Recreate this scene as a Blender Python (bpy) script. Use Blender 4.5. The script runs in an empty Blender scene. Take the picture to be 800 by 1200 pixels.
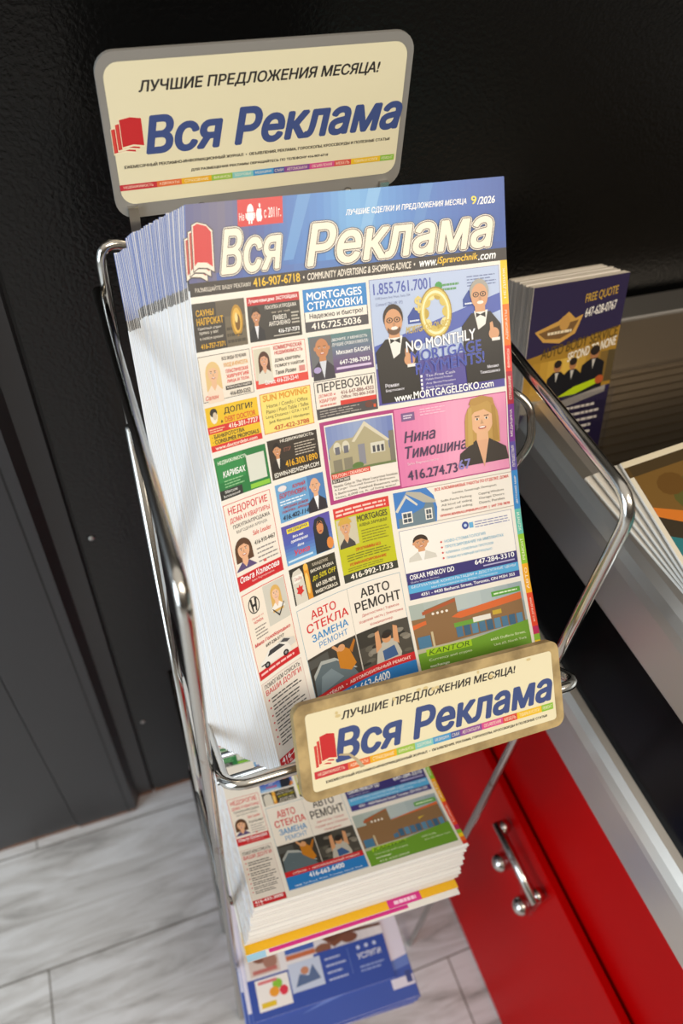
import bpy, bmesh, math, random
from mathutils import Vector as V, Matrix
from mathutils.geometry import delaunay_2d_cdt
import numpy as np
random.seed(7)
sc = bpy.context.scene
COL = sc.collection
R = math.radians
Z0 = 1.40                                     # height of the lens above the floor; depths below are measured from it

# ------------------------------------------------------------------ camera, world, lights, exposure
cam = bpy.data.cameras.new('camera'); cam_o = bpy.data.objects.new('camera', cam); COL.objects.link(cam_o)
pi_, ro_, ya_ = R(47.36), R(5.17), R(23.8)
fw = V((math.sin(ya_)*math.cos(pi_), math.cos(ya_)*math.cos(pi_), -math.sin(pi_)))
r0 = V((math.cos(ya_), -math.sin(ya_), 0)); u0 = r0.cross(fw)
rr = math.cos(ro_)*r0 + math.sin(ro_)*u0; uu = -math.sin(ro_)*r0 + math.cos(ro_)*u0
M4 = Matrix((rr, uu, -fw)).transposed().to_4x4(); M4.translation = V((0, 0, Z0))
cam_o.matrix_world = M4
cam.sensor_fit = 'VERTICAL'; cam.sensor_height = 36; cam.lens = 886.9/1200*36
cam.clip_start = .01
cam.dof.use_dof = True; cam.dof.focus_distance = .55; cam.dof.aperture_fstop = 5.0
sc.camera = cam_o

w = bpy.data.worlds.new('store_interior'); sc.world = w; w.use_nodes = True
nt = w.node_tree; bg = nt.nodes['Background']
tc = nt.nodes.new('ShaderNodeTexCoord'); sx = nt.nodes.new('ShaderNodeSeparateXYZ')
rp = nt.nodes.new('ShaderNodeValToRGB'); mr = nt.nodes.new('ShaderNodeMapRange')
mr.inputs[1].default_value = -1; mr.inputs[2].default_value = 1
nt.links.new(tc.outputs['Generated'], sx.inputs[0]); nt.links.new(sx.outputs[2], mr.inputs[0])
nt.links.new(mr.outputs[0], rp.inputs[0]); nt.links.new(rp.outputs[0], bg.inputs[0])
e = rp.color_ramp.elements
e[0].position = 0; e[0].color = (.10, .10, .10, 1)
e[1].position = 1; e[1].color = (.75, .70, .62, 1)
k = rp.color_ramp.elements.new(.5); k.color = (.07, .062, .054, 1)
k = rp.color_ramp.elements.new(.66); k.color = (.13, .105, .08, 1)
k = rp.color_ramp.elements.new(.85); k.color = (.62, .56, .48, 1)
bg.inputs[1].default_value = 1.0

def area(name, loc, target, sx_, sy_, power, color):
    l = bpy.data.lights.new(name, 'AREA'); l.shape = 'RECTANGLE'; l.size = sx_; l.size_y = sy_
    l.energy = power; l.color = color
    o = bpy.data.objects.new(name, l); COL.objects.link(o); o.location = loc
    o.rotation_euler = (V(target)-V(loc)).to_track_quat('-Z', 'Y').to_euler()
    return o
area('ceiling_light', (.55, -1.0, 2.75), (.2, .35, .9), 1.3, .7, 27, (1, .88, .72))
area('window_daylight', (-2.3, -.5, 1.35), (.1, .4, .75), 1.6, 2.0, 50, (.76, .89, 1))
area('ceiling_light', (1.6, -1.4, 2.7), (.6, .2, .5), 1.2, .6, 12, (1, .9, .76))
vs = sc.view_settings
vs.view_transform = 'Standard'; vs.look = 'None'; vs.gamma = 1; vs.use_curve_mapping = False; vs.exposure = 0.0

# ------------------------------------------------------------------ materials
def lin(c):
    if isinstance(c, str):
        c = tuple(int(c[i:i+2], 16)/255 for i in (0, 2, 4))
    return tuple((x/12.92 if x <= .04045 else ((x+.055)/1.055)**2.4) for x in c)
def mat(name, col, rough=.5, metal=0, **kw):
    m = bpy.data.materials.new(name); m.use_nodes = True
    b = m.node_tree.nodes['Principled BSDF']
    b.inputs['Base Color'].default_value = (*lin(col), 1)
    b.inputs['Roughness'].default_value = rough; b.inputs['Metallic'].default_value = metal
    for k_, v_ in kw.items(): b.inputs[k_.replace('_', ' ')].default_value = v_
    return m
def N(m, t): return m.node_tree.nodes.new(t)
def LK(m, a, b): m.node_tree.links.new(a, b)
def noise_bump(m, scale, strength, dist=.001, detail=3, stretch=None):
    t = N(m, 'ShaderNodeTexCoord'); n = N(m, 'ShaderNodeTexNoise'); b = N(m, 'ShaderNodeBump')
    n.inputs['Scale'].default_value = scale; n.inputs['Detail'].default_value = detail
    b.inputs['Strength'].default_value = strength; b.inputs['Distance'].default_value = dist
    src = t.outputs['Object']
    if stretch:
        mp = N(m, 'ShaderNodeMapping'); mp.inputs['Scale'].default_value = stretch
        LK(m, src, mp.inputs[0]); src = mp.outputs[0]
    LK(m, src, n.inputs['Vector']); LK(m, n.outputs['Fac'], b.inputs['Height'])
    LK(m, b.outputs[0], m.node_tree.nodes['Principled BSDF'].inputs['Normal'])
    return n
def ink_mat(name, rough, coat=0.0, wave=0.0):
    m = mat(name, 'ffffff', rough, 0, Coat_Weight=coat, Coat_Roughness=.12)
    a = N(m, 'ShaderNodeAttribute'); a.attribute_name = 'ink'
    LK(m, a.outputs['Color'], m.node_tree.nodes['Principled BSDF'].inputs['Base Color'])
    if wave: noise_bump(m, 9, wave, .02, 1)
    return m
M_PRINT = ink_mat('glossy_printed_paper', .42, .12, .05)
M_PAPER = ink_mat('magazine_paper', .6)
M_SIGN = ink_mat('printed_sign_panel', .5)
M_GREY = mat('grey_plastic_plate', '8c8984', .45)
M_WOOD = mat('worn_sign_board', '9c8560', .6); noise_bump(M_WOOD, 160, .4)
def wood_edge(m):
    n = N(m, 'ShaderNodeTexNoise'); n.inputs['Scale'].default_value = 55; n.inputs['Detail'].default_value = 5
    r = N(m, 'ShaderNodeValToRGB'); t = N(m, 'ShaderNodeTexCoord')
    r.color_ramp.elements[0].position = .35; r.color_ramp.elements[0].color = (*lin('8f7a52'), 1)
    r.color_ramp.elements[1].position = .62; r.color_ramp.elements[1].color = (*lin('bfa674'), 1)
    LK(m, t.outputs['Object'], n.inputs[0]); LK(m, n.outputs['Fac'], r.inputs[0])
    LK(m, r.outputs[0], m.node_tree.nodes['Principled BSDF'].inputs['Base Color'])
wood_edge(M_WOOD)
M_CHROME = mat('chromed_wire', 'cfccc6', .16, 1)
def rusty(m):
    n = N(m, 'ShaderNodeTexNoise'); n.inputs['Scale'].default_value = 38; n.inputs['Detail'].default_value = 6
    r = N(m, 'ShaderNodeValToRGB'); t = N(m, 'ShaderNodeTexCoord')
    r.color_ramp.elements[0].position = .66; r.color_ramp.elements[0].color = (*lin('cfccc6'), 1)
    r.color_ramp.elements[1].position = .74; r.color_ramp.elements[1].color = (*lin('94602c'), 1)
    LK(m, t.outputs['Object'], n.inputs[0]); LK(m, n.outputs['Fac'], r.inputs[0])
    LK(m, r.outputs[0], m.node_tree.nodes['Principled BSDF'].inputs['Base Color'])
rusty(M_CHROME)
M_WALL = mat('black_textured_metal', '070707', .27, 0, Specular_IOR_Level=.42); noise_bump(M_WALL, 260, .4, .0014, 2)
M_PANEL = mat('black_smooth_panel', '29292c', .34); noise_bump(M_PANEL, 30, .03, .002, 2)
def foot_rust(m):
    b = m.node_tree.nodes['Principled BSDF']; t = N(m, 'ShaderNodeTexCoord'); sp = N(m, 'ShaderNodeSeparateXYZ'); n = N(m, 'ShaderNodeTexNoise'); a = N(m, 'ShaderNodeMath'); r = N(m, 'ShaderNodeValToRGB')
    n.inputs['Scale'].default_value = 70; a.operation = 'MULTIPLY_ADD'; a.inputs[1].default_value = -.018
    c = tuple(b.inputs['Base Color'].default_value)
    r.color_ramp.elements[0].position = .0; r.color_ramp.elements[0].color = (*lin('7a4a24'), 1)
    r.color_ramp.elements[1].position = .0025; r.color_ramp.elements[1].color = c
    LK(m, t.outputs['Object'], sp.inputs[0]); LK(m, t.outputs['Object'], n.inputs['Vector']); LK(m, n.outputs['Fac'], a.inputs[0]); LK(m, sp.outputs[2], a.inputs[2])
    LK(m, a.outputs[0], r.inputs[0]); LK(m, r.outputs[0], b.inputs['Base Color'])
foot_rust(M_WALL); foot_rust(M_PANEL)
M_SEAM = mat('dark_seam', '08080a', .5)
M_STEEL = mat('brushed_stainless_steel', 'd6d0c8', .34, 1); noise_bump(M_STEEL, 60, .06, .001, 4, (60, 1, 60))
M_TRAY = mat('dull_steel_tray', '685d4e', .42, 1); noise_bump(M_TRAY, 40, .15, .001, 4, (40, 2, 1))
M_RED = mat('red_painted_metal', 'b80002', .4, 0, Specular_IOR_Level=.3, IOR=1.18)
M_BLACK = mat('black_panel_face', '020203', .2, 0, IOR=1.2)
M_SCREW = mat('zinc_screw', 'c0c0bc', .3, 1)
def clear(name):
    m = bpy.data.materials.new(name); m.use_nodes = True; t = m.node_tree; t.nodes.remove(t.nodes['Principled BSDF'])
    tr = N(m, 'ShaderNodeBsdfTransparent'); gl = N(m, 'ShaderNodeBsdfGlossy'); mx = N(m, 'ShaderNodeMixShader')
    tr.inputs[0].default_value = (.95, .95, .96, 1); gl.inputs['Roughness'].default_value = .12; mx.inputs[0].default_value = .05
    LK(m, tr.outputs[0], mx.inputs[1]); LK(m, gl.outputs[0], mx.inputs[2])
    LK(m, mx.outputs[0], t.nodes['Material Output'].inputs[0])
    return m
M_CLEAR = clear('clear_acrylic')

M_FLOOR = bpy.data.materials.new('grey_wood_planks'); M_FLOOR.use_nodes = True
def floor_nodes(m):
    b = m.node_tree.nodes['Principled BSDF']; t = N(m, 'ShaderNodeTexCoord')
    br = N(m, 'ShaderNodeTexBrick')
    br.inputs['Color1'].default_value = (*lin('d2d5d8'), 1); br.inputs['Color2'].default_value = (*lin('e0e3e5'), 1)
    br.inputs['Mortar'].default_value = (*lin('77746f'), 1)
    br.inputs['Scale'].default_value = 1; br.inputs['Mortar Size'].default_value = .0013
    br.inputs['Brick Width'].default_value = 1.22; br.inputs['Row Height'].default_value = .194
    LK(m, t.outputs['Object'], br.inputs['Vector'])
    mp = N(m, 'ShaderNodeMapping'); mp.inputs['Scale'].default_value = (2.2, 15, 1)
    mp.inputs['Rotation'].default_value = (0, 0, .06)
    n = N(m, 'ShaderNodeTexNoise'); n.inputs['Scale'].default_value = 2.1; n.inputs['Detail'].default_value = 9
    n.inputs['Roughness'].default_value = .62; n.inputs['Distortion'].default_value = 1.1
    LK(m, t.outputs['Object'], mp.inputs[0]); LK(m, mp.outputs[0], n.inputs['Vector'])
    r = N(m, 'ShaderNodeValToRGB')
    r.color_ramp.elements[0].position = .30; r.color_ramp.elements[0].color = (*lin('b2afac'), 1)
    r.color_ramp.elements[1].position = .60; r.color_ramp.elements[1].color = (1, 1, 1, 1)
    k = r.color_ramp.elements.new(.44); k.color = (*lin('e2e0dd'), 1)
    LK(m, n.outputs['Fac'], r.inputs[0])
    mx = N(m, 'ShaderNodeMixRGB'); mx.blend_type = 'MULTIPLY'; mx.inputs[0].default_value = 1
    LK(m, br.outputs['Color'], mx.inputs[1]); LK(m, r.outputs[0], mx.inputs[2])
    LK(m, mx.outputs[0], b.inputs['Base Color']); b.inputs['Roughness'].default_value = .45
    bp = N(m, 'ShaderNodeBump'); bp.inputs['Strength'].default_value = .1; bp.inputs['Distance'].default_value = .001
    LK(m, n.outputs['Fac'], bp.inputs['Height']); LK(m, bp.outputs[0], b.inputs['Normal'])
floor_nodes(M_FLOOR)

# ------------------------------------------------------------------ object helpers
def link(name, mesh, parent=None, mats=(), smooth=False):
    o = bpy.data.objects.new(name, mesh); COL.objects.link(o)
    for m in mats: mesh.materials.append(m)
    if smooth:
        for p in mesh.polygons: p.use_smooth = True
    if parent: o.parent = parent
    return o
def tag(o, label, cat, group=None):
    o['label'] = label; o['category'] = cat
    if group: o['group'] = group
    return o
def empty(name, loc, label, cat, group=None):
    o = bpy.data.objects.new(name, None); COL.objects.link(o); o.location = loc; o.empty_display_size = .05
    bpy.context.view_layer.update()
    return tag(o, label, cat, group)
def struct(o): o['kind'] = 'structure'; return o
def keep(o, parent):
    o.parent = parent; o.matrix_parent_inverse = Matrix.Translation(-V(parent.location)); return o

def bm_obj(name, bm, m, parent=None, smooth=False, bevel=0, seg=2):
    if bevel:
        bmesh.ops.bevel(bm, geom=list(bm.edges), offset=bevel, segments=seg, affect='EDGES', profile=.5)
    bmesh.ops.recalc_face_normals(bm, faces=list(bm.faces))
    me = bpy.data.meshes.new(name); bm.to_mesh(me); bm.free()
    o = link(name, me, None, [m] if not isinstance(m, (list, tuple)) else m, smooth)
    if parent: keep(o, parent)
    return o
def add_box(bm, a, b):
    x0, y0, z0 = a; x1, y1, z1 = b
    vs_ = [bm.verts.new(p) for p in ((x0,y0,z0),(x1,y0,z0),(x1,y1,z0),(x0,y1,z0),(x0,y0,z1),(x1,y0,z1),(x1,y1,z1),(x0,y1,z1))]
    for f in ((0,3,2,1),(4,5,6,7),(0,1,5,4),(1,2,6,5),(2,3,7,6),(3,0,4,7)): bm.faces.new([vs_[i] for i in f])
def box(name, a, b, m, parent=None, bevel=0):
    bm = bmesh.new(); add_box(bm, a, b); return bm_obj(name, bm, m, parent, False, bevel)
def rounded_path(pts, rad, n=6):
    pts = [V(p) for p in pts]; out = [pts[0]]
    for i in range(1, len(pts)-1):
        a, p, b = pts[i-1], pts[i], pts[i+1]
        d1 = (a-p); d2 = (b-p); r_ = min(rad, d1.length*.49, d2.length*.49)
        p1 = p+d1.normalized()*r_; p2 = p+d2.normalized()*r_
        for k_ in range(n+1):
            t = k_/n; out.append((1-t)**2*p1 + 2*t*(1-t)*p + t*t*p2)
    out.append(pts[-1]); return out
def add_tube(bm, pts, r, n=12):
    pts = [V(p) for p in pts]; rings = []
    up = V((.31, .27, .91)); prev = None
    for i, p in enumerate(pts):
        d = (pts[min(i+1, len(pts)-1)]-pts[max(i-1, 0)]).normalized()
        s = d.cross(up) if prev is None else prev - d*prev.dot(d)
        s.normalize(); prev = s; t = d.cross(s)
        rings.append([bm.verts.new(p+(s*math.cos(a)+t*math.sin(a))*r) for a in [2*math.pi*j/n for j in range(n)]])
    for a, b in zip(rings, rings[1:]):
        for j in range(n): bm.faces.new((a[j], a[(j+1) % n], b[(j+1) % n], b[j]))
    bm.faces.new(rings[0][::-1]); bm.faces.new(rings[-1])
def wire(name, pts, r, parent, rad=.02, m=None):
    bm = bmesh.new(); add_tube(bm, rounded_path(pts, rad), r)
    return bm_obj(name, bm, m or M_CHROME, parent, True)
def W_(x, y, z): return V((x, y, z+Z0))

# ------------------------------------------------------------------ printing: coloured shapes laid on a surface
_txt = {}
def text_mesh(s, ital):
    key = (s, ital)
    if key not in _txt:
        cu = bpy.data.curves.new('lettering', 'FONT'); cu.body = s; cu.resolution_u = 4; cu.fill_mode = 'NONE'
        o = bpy.data.objects.new('lettering', cu); COL.objects.link(o)
        me = bpy.data.meshes.new_from_object(o.evaluated_get(bpy.context.evaluated_depsgraph_get()))
        pts = [(v.co.x, v.co.y) for v in me.vertices]; ed = [tuple(e_.vertices) for e_ in me.edges]
        bpy.data.objects.remove(o); bpy.data.curves.remove(cu); bpy.data.meshes.remove(me)
        # outlines -> constrained triangles, kept where the outlines wind around them
        ov, _, of, *_ = delaunay_2d_cdt([V(p) for p in pts], ed, [], 0, 1e-5)
        P = np.array([(p.x, p.y) for p in ov]); T = np.array([tuple(f) for f in of]); Q = np.array(pts)
        cen = P[T].mean(1); A = Q[[e_[0] for e_ in ed]]; B = Q[[e_[1] for e_ in ed]]
        up = (A[:, 1] <= cen[:, 1:2]) & (B[:, 1] > cen[:, 1:2]); dn = (A[:, 1] > cen[:, 1:2]) & (B[:, 1] <= cen[:, 1:2])
        lf = (B[:, 0]-A[:, 0])*(cen[:, 1:2]-A[:, 1])-(cen[:, 0:1]-A[:, 0])*(B[:, 1]-A[:, 1])
        wn = (up & (lf > 0)).sum(1)-(dn & (lf < 0)).sum(1)
        vv = [(p[0]+(.22*p[1] if ital else 0), p[1]) for p in P.tolist()]; ff = [tuple(t) for t in T[wn != 0].tolist()]
        _txt[key] = (vv, ff)
    return _txt[key]
class Ink:
    """prints shapes on a surface: F(x, y, h) -> point, x right 0..1, y down 0..1, h height above it"""
    def __init__(s, F, step=.035, base=.00002, dh=.000012, grow=1.0):
        s.F = F; s.v = []; s.f = []; s.c = []; s.box = (0, 0, 1, 1); s.h = base; s.b = base; s.dh = dh; s.step = step; s.g = grow; s.warp = None; s.flat = False
    def at(s, x0, y0, x1, y1): s.box = (x0, y0, x1, y1); s.h = s.b; return s
    def m(s, x, y):
        a = s.box; y = a[1]+(a[3]-a[1])*y
        return a[0]+(a[2]-a[0])*x, (s.warp(y) if s.warp else y)
    def poly(s, pts, c, up=True, raw=False):
        if up: s.h += s.dh
        i = len(s.v)
        for p in pts:
            q = p if raw else s.m(*p)
            s.v.append(s.F(q[0], q[1], s.h))
        s.f.append(tuple(range(i, i+len(pts)))); s.c.append(lin(c) if not (isinstance(c, tuple) and len(c) == 4) else c[:3])
    def rect(s, x0, y0, x1, y1, c):
        s.h += s.dh
        a = s.m(x0, y0); b = s.m(x1, y1); n = max(1, math.ceil(abs(b[1]-a[1])/s.step)); nx = 1 if s.flat else max(1, math.ceil(abs(b[0]-a[0])/(s.step*2.2)))
        for k_ in range(n):
            ya = a[1]+(b[1]-a[1])*k_/n; yb = a[1]+(b[1]-a[1])*(k_+1)/n
            for q in range(nx):
                xa = a[0]+(b[0]-a[0])*q/nx; xb = a[0]+(b[0]-a[0])*(q+1)/nx
                s.poly([(xa, ya), (xa, yb), (xb, yb), (xb, ya)], c, False, True)
    def grad(s, x0, y0, x1, y1, cols, n=24, vert=False):
        cs = [lin(c) for c in cols]
        s.h += s.dh
        for k_ in range(n):
            t = (k_+.5)/n*(len(cs)-1); i = min(int(t), len(cs)-2); u = t-i
            c = tuple(cs[i][j]*(1-u)+cs[i+1][j]*u for j in range(3))+(1,)
            if vert:
                ya = y0+(y1-y0)*k_/n; yb = y0+(y1-y0)*(k_+1)/n
                s.poly([(x0, ya), (x0, yb), (x1, yb), (x1, ya)], c, False)
            else:
                xa = x0+(x1-x0)*k_/n; xb = x0+(x1-x0)*(k_+1)/n
                m_ = max(1, math.ceil(abs(s.m(0, y1)[1]-s.m(0, y0)[1])/s.step))
                for q in range(m_):
                    ya = y0+(y1-y0)*q/m_; yb = y0+(y1-y0)*(q+1)/m_
                    s.poly([(xa, ya), (xa, yb), (xb, yb), (xb, ya)], c, False)
    def frame(s, c, t=.012, tx=None):
        tx = tx or t*.6
        for a in ((0, 0, 1, t), (0, 1-t, 1, 1), (0, 0, tx, 1), (1-tx, 0, 1, 1)): s.rect(*a, c)
    def ell(s, cx, cy, rx, ry, c, n=18, a0=0, a1=360):
        full = a1-a0 >= 360
        s.poly([(cx+rx*math.cos(R(a0+(a1-a0)*k_/(n if full else n-1))), cy+ry*math.sin(R(a0+(a1-a0)*k_/(n if full else n-1)))) for k_ in range(n)][::-1], c)
    def ring(s, cx, cy, rx, ry, t, c, n=24):
        s.h += s.dh
        for k_ in range(n):
            a = 2*math.pi*k_/n; b = 2*math.pi*(k_+1)/n; q = 1-t
            s.poly([(cx+rx*math.cos(a), cy+ry*math.sin(a)), (cx+q*rx*math.cos(a), cy+q*ry*math.sin(a)),
                    (cx+q*rx*math.cos(b), cy+q*ry*math.sin(b)), (cx+rx*math.cos(b), cy+ry*math.sin(b))], c, False)
    def text(s, t, x0, y0, x1, y1, c, bold=True, ital=False, outline=(), tilt=0):
        vv, ff = text_mesh(t, ital)
        bx0 = min(p[0] for p in vv); bx1 = max(p[0] for p in vv); by0 = min(p[1] for p in vv); by1 = max(p[1] for p in vv)
        d = (.019 if bold is True else bold) if bold else 0
        sets = [(cc, ex, 12) for cc, ex in outline]+[(c, d, (10 if d > .025 else 6) if d else 1)]
        for cc, ex, n in sets:
            lc = lin(cc); s.h += s.dh
            for q in range(n):
                ox = ex*math.cos(2*math.pi*q/n); oy = ex*.8*math.sin(2*math.pi*q/n); i = len(s.v); s.h += s.dh*.12
                for x, y in vv:
                    fx = (x+ox-bx0)/(bx1-bx0)
                    p = s.m(x0+(x1-x0)*fx, y1-(y1-y0)*(y+oy-by0)/(by1-by0)+tilt*fx)
                    s.v.append(s.F(p[0], p[1], s.h))
                for f in ff: s.f.append(tuple(i+k_ for k_ in f)); s.c.append(lc)
    def bars(s, x0, y0, x1, y1, n, c, fill=.45, rag=.25, seed=1):
        rd = random.Random(seed); hh = (y1-y0)/n
        for k_ in range(n):
            x = x0; e_ = x1-(x1-x0)*rag*rd.random(); y = y0+k_*hh+hh*(1-fill)/2
            while x < e_:
                l = (x1-x0)*(.08+.14*rd.random()); s.rect(x, y, min(x+l, e_), y+hh*fill, c); x += l+(x1-x0)*.025; s.h -= s.dh
            s.h += .0
    # a small printed portrait: head at (cx, cy), half width r (aspect a = height/width of the box units)
    def person(s, cx, cy, r, a, skin, hair, cloth, long_=0, shirt=None, glasses=False, bald=False, body=2.0, bh=2.2, smile=True):
        ry = r*a
        if long_:
            s.ell(cx, cy+ry*.1, r*1.4, ry*1.45, hair, 20)
            s.poly([(cx-r*1.4, cy), (cx-r*1.45, cy+ry*long_), (cx+r*1.45, cy+ry*long_), (cx+r*1.4, cy)], hair)
        by = cy+ry*1.55
        s.poly([(cx-r*.45, cy+ry*.6), (cx-r*.5, by+ry*.5), (cx+r*.5, by+ry*.5), (cx+r*.45, cy+ry*.6)], skin)
        s.poly([(cx-r*body, cy+ry*(1.5+bh)), (cx+r*body, cy+ry*(1.5+bh)), (cx+r*body*.92, by+ry*.75), (cx+r*.55, by-ry*.05), (cx, by+ry*.7), (cx-r*.55, by-ry*.05), (cx-r*body*.92, by+ry*.75)], cloth)
        if shirt:
            s.poly([(cx-r*.5, by), (cx, by+ry*2.0), (cx+r*.5, by)], shirt)
        if not long_ and not bald: s.ell(cx, cy-ry*.22, r*1.06, ry*1.12, hair, 20)
        if not long_:
            s.ell(cx-r*1.0, cy+ry*.08, r*.16, ry*.24, skin, 8); s.ell(cx+r*1.0, cy+ry*.08, r*.16, ry*.24, skin, 8)
        s.ell(cx, cy+ry*.08, r*.95, ry*1.12, skin, 22)
        if not bald:
            s.poly([(cx-r*.97, cy-ry*.15), (cx-r*.6, cy-ry*.5), (cx+r*.2, cy-ry*.62), (cx+r*.97, cy-ry*.12), (cx+r*.9, cy-ry*.75), (cx+r*.3, cy-ry*1.15), (cx-r*.4, cy-ry*1.15), (cx-r*.92, cy-ry*.7)], hair)
        dk = '4a2c1c'
        for sg in (-1, 1):
            s.ell(cx+sg*r*.38, cy+ry*.02, r*.15, ry*.09, 'f4ece4', 8); s.ell(cx+sg*r*.38, cy+ry*.02, r*.08, ry*.09, '2a1c14', 8)
            s.rect(cx+sg*r*.38-r*.2, cy-ry*.2, cx+sg*r*.38+r*.2, cy-ry*.14, dk)
            if glasses: s.ring(cx+sg*r*.4, cy+ry*.03, r*.33, ry*.22, .25, '202020', 14)
        s.poly([(cx-r*.02, cy+ry*.05), (cx-r*.14, cy+ry*.4), (cx+r*.14, cy+ry*.4)], tuple(x*.86 for x in _rgb(skin)))
        s.ell(cx, cy+ry*.66, r*.34, ry*.12, 'b0463e', 12)
        if smile: s.ell(cx, cy+ry*.63, r*.26, ry*.06, 'f6efe8', 10)
    def build(s, name, m, parent=None, extra=None):
        me = bpy.data.meshes.new(name)
        vv, ff, cc = s.v, s.f, s.c
        if extra:
            n = len(vv); vv = vv+extra[0]; ff = ff+[tuple(i+n for i in f) for f in extra[1]]; cc = cc+extra[2]
        me.from_pydata([tuple(p) for p in vv], [], ff)
        at = me.color_attributes.new('ink', 'FLOAT_COLOR', 'CORNER')
        arr = np.ones((len(me.loops), 4), np.float32); i = 0
        for f, c in zip(ff, cc): arr[i:i+len(f), :3] = c; i += len(f)
        at.data.foreach_set('color', arr.ravel()); me.update()
        o = link(name, me, None, [m] if not isinstance(m, list) else m)
        if parent: keep(o, parent)
        return o
def _rgb(c): return tuple(int(c[i:i+2], 16)/255 for i in (0, 2, 4))

# a bound copy as a slab: rows = [(left, right, inward normal, v)], thickness t; returns verts, faces, colours
def slab(rows, t, front, side, back='e8e8ea', edge='f2f2f2'):
    vv = []; ff = []; cc = []
    for L, Rr, n, v in rows:
        a = (Rr-L).normalized()
        vv += [L, L+n*t*.25-a*t*.35, L+n*t*.75-a*t*.35, L+n*t, Rr+n*t, Rr]
    fr = front if callable(front) else (lambda v: front); sd = side if callable(side) else (lambda v: side)
    for i in range(len(rows)-1):
        v = (rows[i][3]+rows[i+1][3])/2; b = i*6; c = b+6
        for j, col in ((0, sd(v)), (1, sd(v)), (2, sd(v)), (3, back), (4, edge), (5, fr(v))):
            j2 = (j+1) % 6; ff.append((b+j, b+j2, c+j2, c+j)); cc.append(lin(col))
    e_ = (len(rows)-1)*6
    ff.append(tuple(range(5, -1, -1))); cc.append(lin(edge)); ff.append(tuple(e_+j for j in range(6))); cc.append(lin(edge))
    return vv, ff, cc
def build_slab(name, s, m):
    me = bpy.data.meshes.new(name); me.from_pydata([tuple(p) for p in s[0]], [], s[1])
    at = me.color_attributes.new('ink', 'FLOAT_COLOR', 'CORNER'); arr = np.ones((len(me.loops), 4), np.float32); i = 0
    for f, c in zip(s[1], s[2]): arr[i:i+len(f), :3] = c; i += len(f)
    at.data.foreach_set('color', arr.ravel()); me.update()
    return link(name, me, None, [m])

# ------------------------------------------------------------------ the setting
bm = bmesh.new(); add_box(bm, (-4+.262, -6-.389, -.02), (6+.262, .70-.389, 0))
fl = bm_obj('floor', bm, M_FLOOR); fl.location = (-.262, .389, 0); struct(fl)
bm = bmesh.new(); add_box(bm, (-.05, .620, 0), (4.0, .70, 2.4))
wb = struct(bm_obj('wall_back', bm, M_WALL))
bm = bmesh.new()                                           # recessed strip, chamfer and the two door panels left of the seam
for pts in (((-.0535, .6235), (-.0535, .70), (-.10, .70), (-.10, .5960), (-.0885, .5960), (-.0790, .6190), (-.056, .6190)),
            ((-.1025, .5960), (-.1025, .70), (-.188, .70), (-.188, .5965), (-.187, .5960)),
            ((-.1905, .5985), (-.1905, .70), (-2.2, .70), (-2.2, .5985))):
    lo = [bm.verts.new((x, y, 0.003)) for x, y in pts]; hi = [bm.verts.new((x, y, 2.4)) for x, y in pts]
    n = len(pts)
    for i in range(n): bm.faces.new((lo[i], lo[(i+1) % n], hi[(i+1) % n], hi[i]))
    bm.faces.new(lo); bm.faces.new(hi[::-1])
wl = struct(bm_obj('wall_left', bm, M_PANEL))
bm = bmesh.new(); add_box(bm, (-.1030, .5962, .003), (-.0995, .69, 2.4)); add_box(bm, (-.1905, .6, .003), (-.1878, .69, 2.4)); add_box(bm, (-.0537, .6245, .003), (-.0498, .69, 2.4))
struct(bm_obj('trim_1', bm, M_SEAM))
def dome(name, p, r, m, parent):
    bm = bmesh.new(); bmesh.ops.create_uvsphere(bm, u_segments=16, v_segments=8, radius=r)
    for v in bm.verts: v.co = V((v.co.x, v.co.y*.45, v.co.z))+V(p)
    return bm_obj(name, bm, m, parent, True)
dome('screw', W_(-.0385, .6195, -.682), .0036, M_SCREW, wb); dome('screw', W_(-.0385, .6195, -1.133), .0036, M_SCREW, wb)

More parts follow.
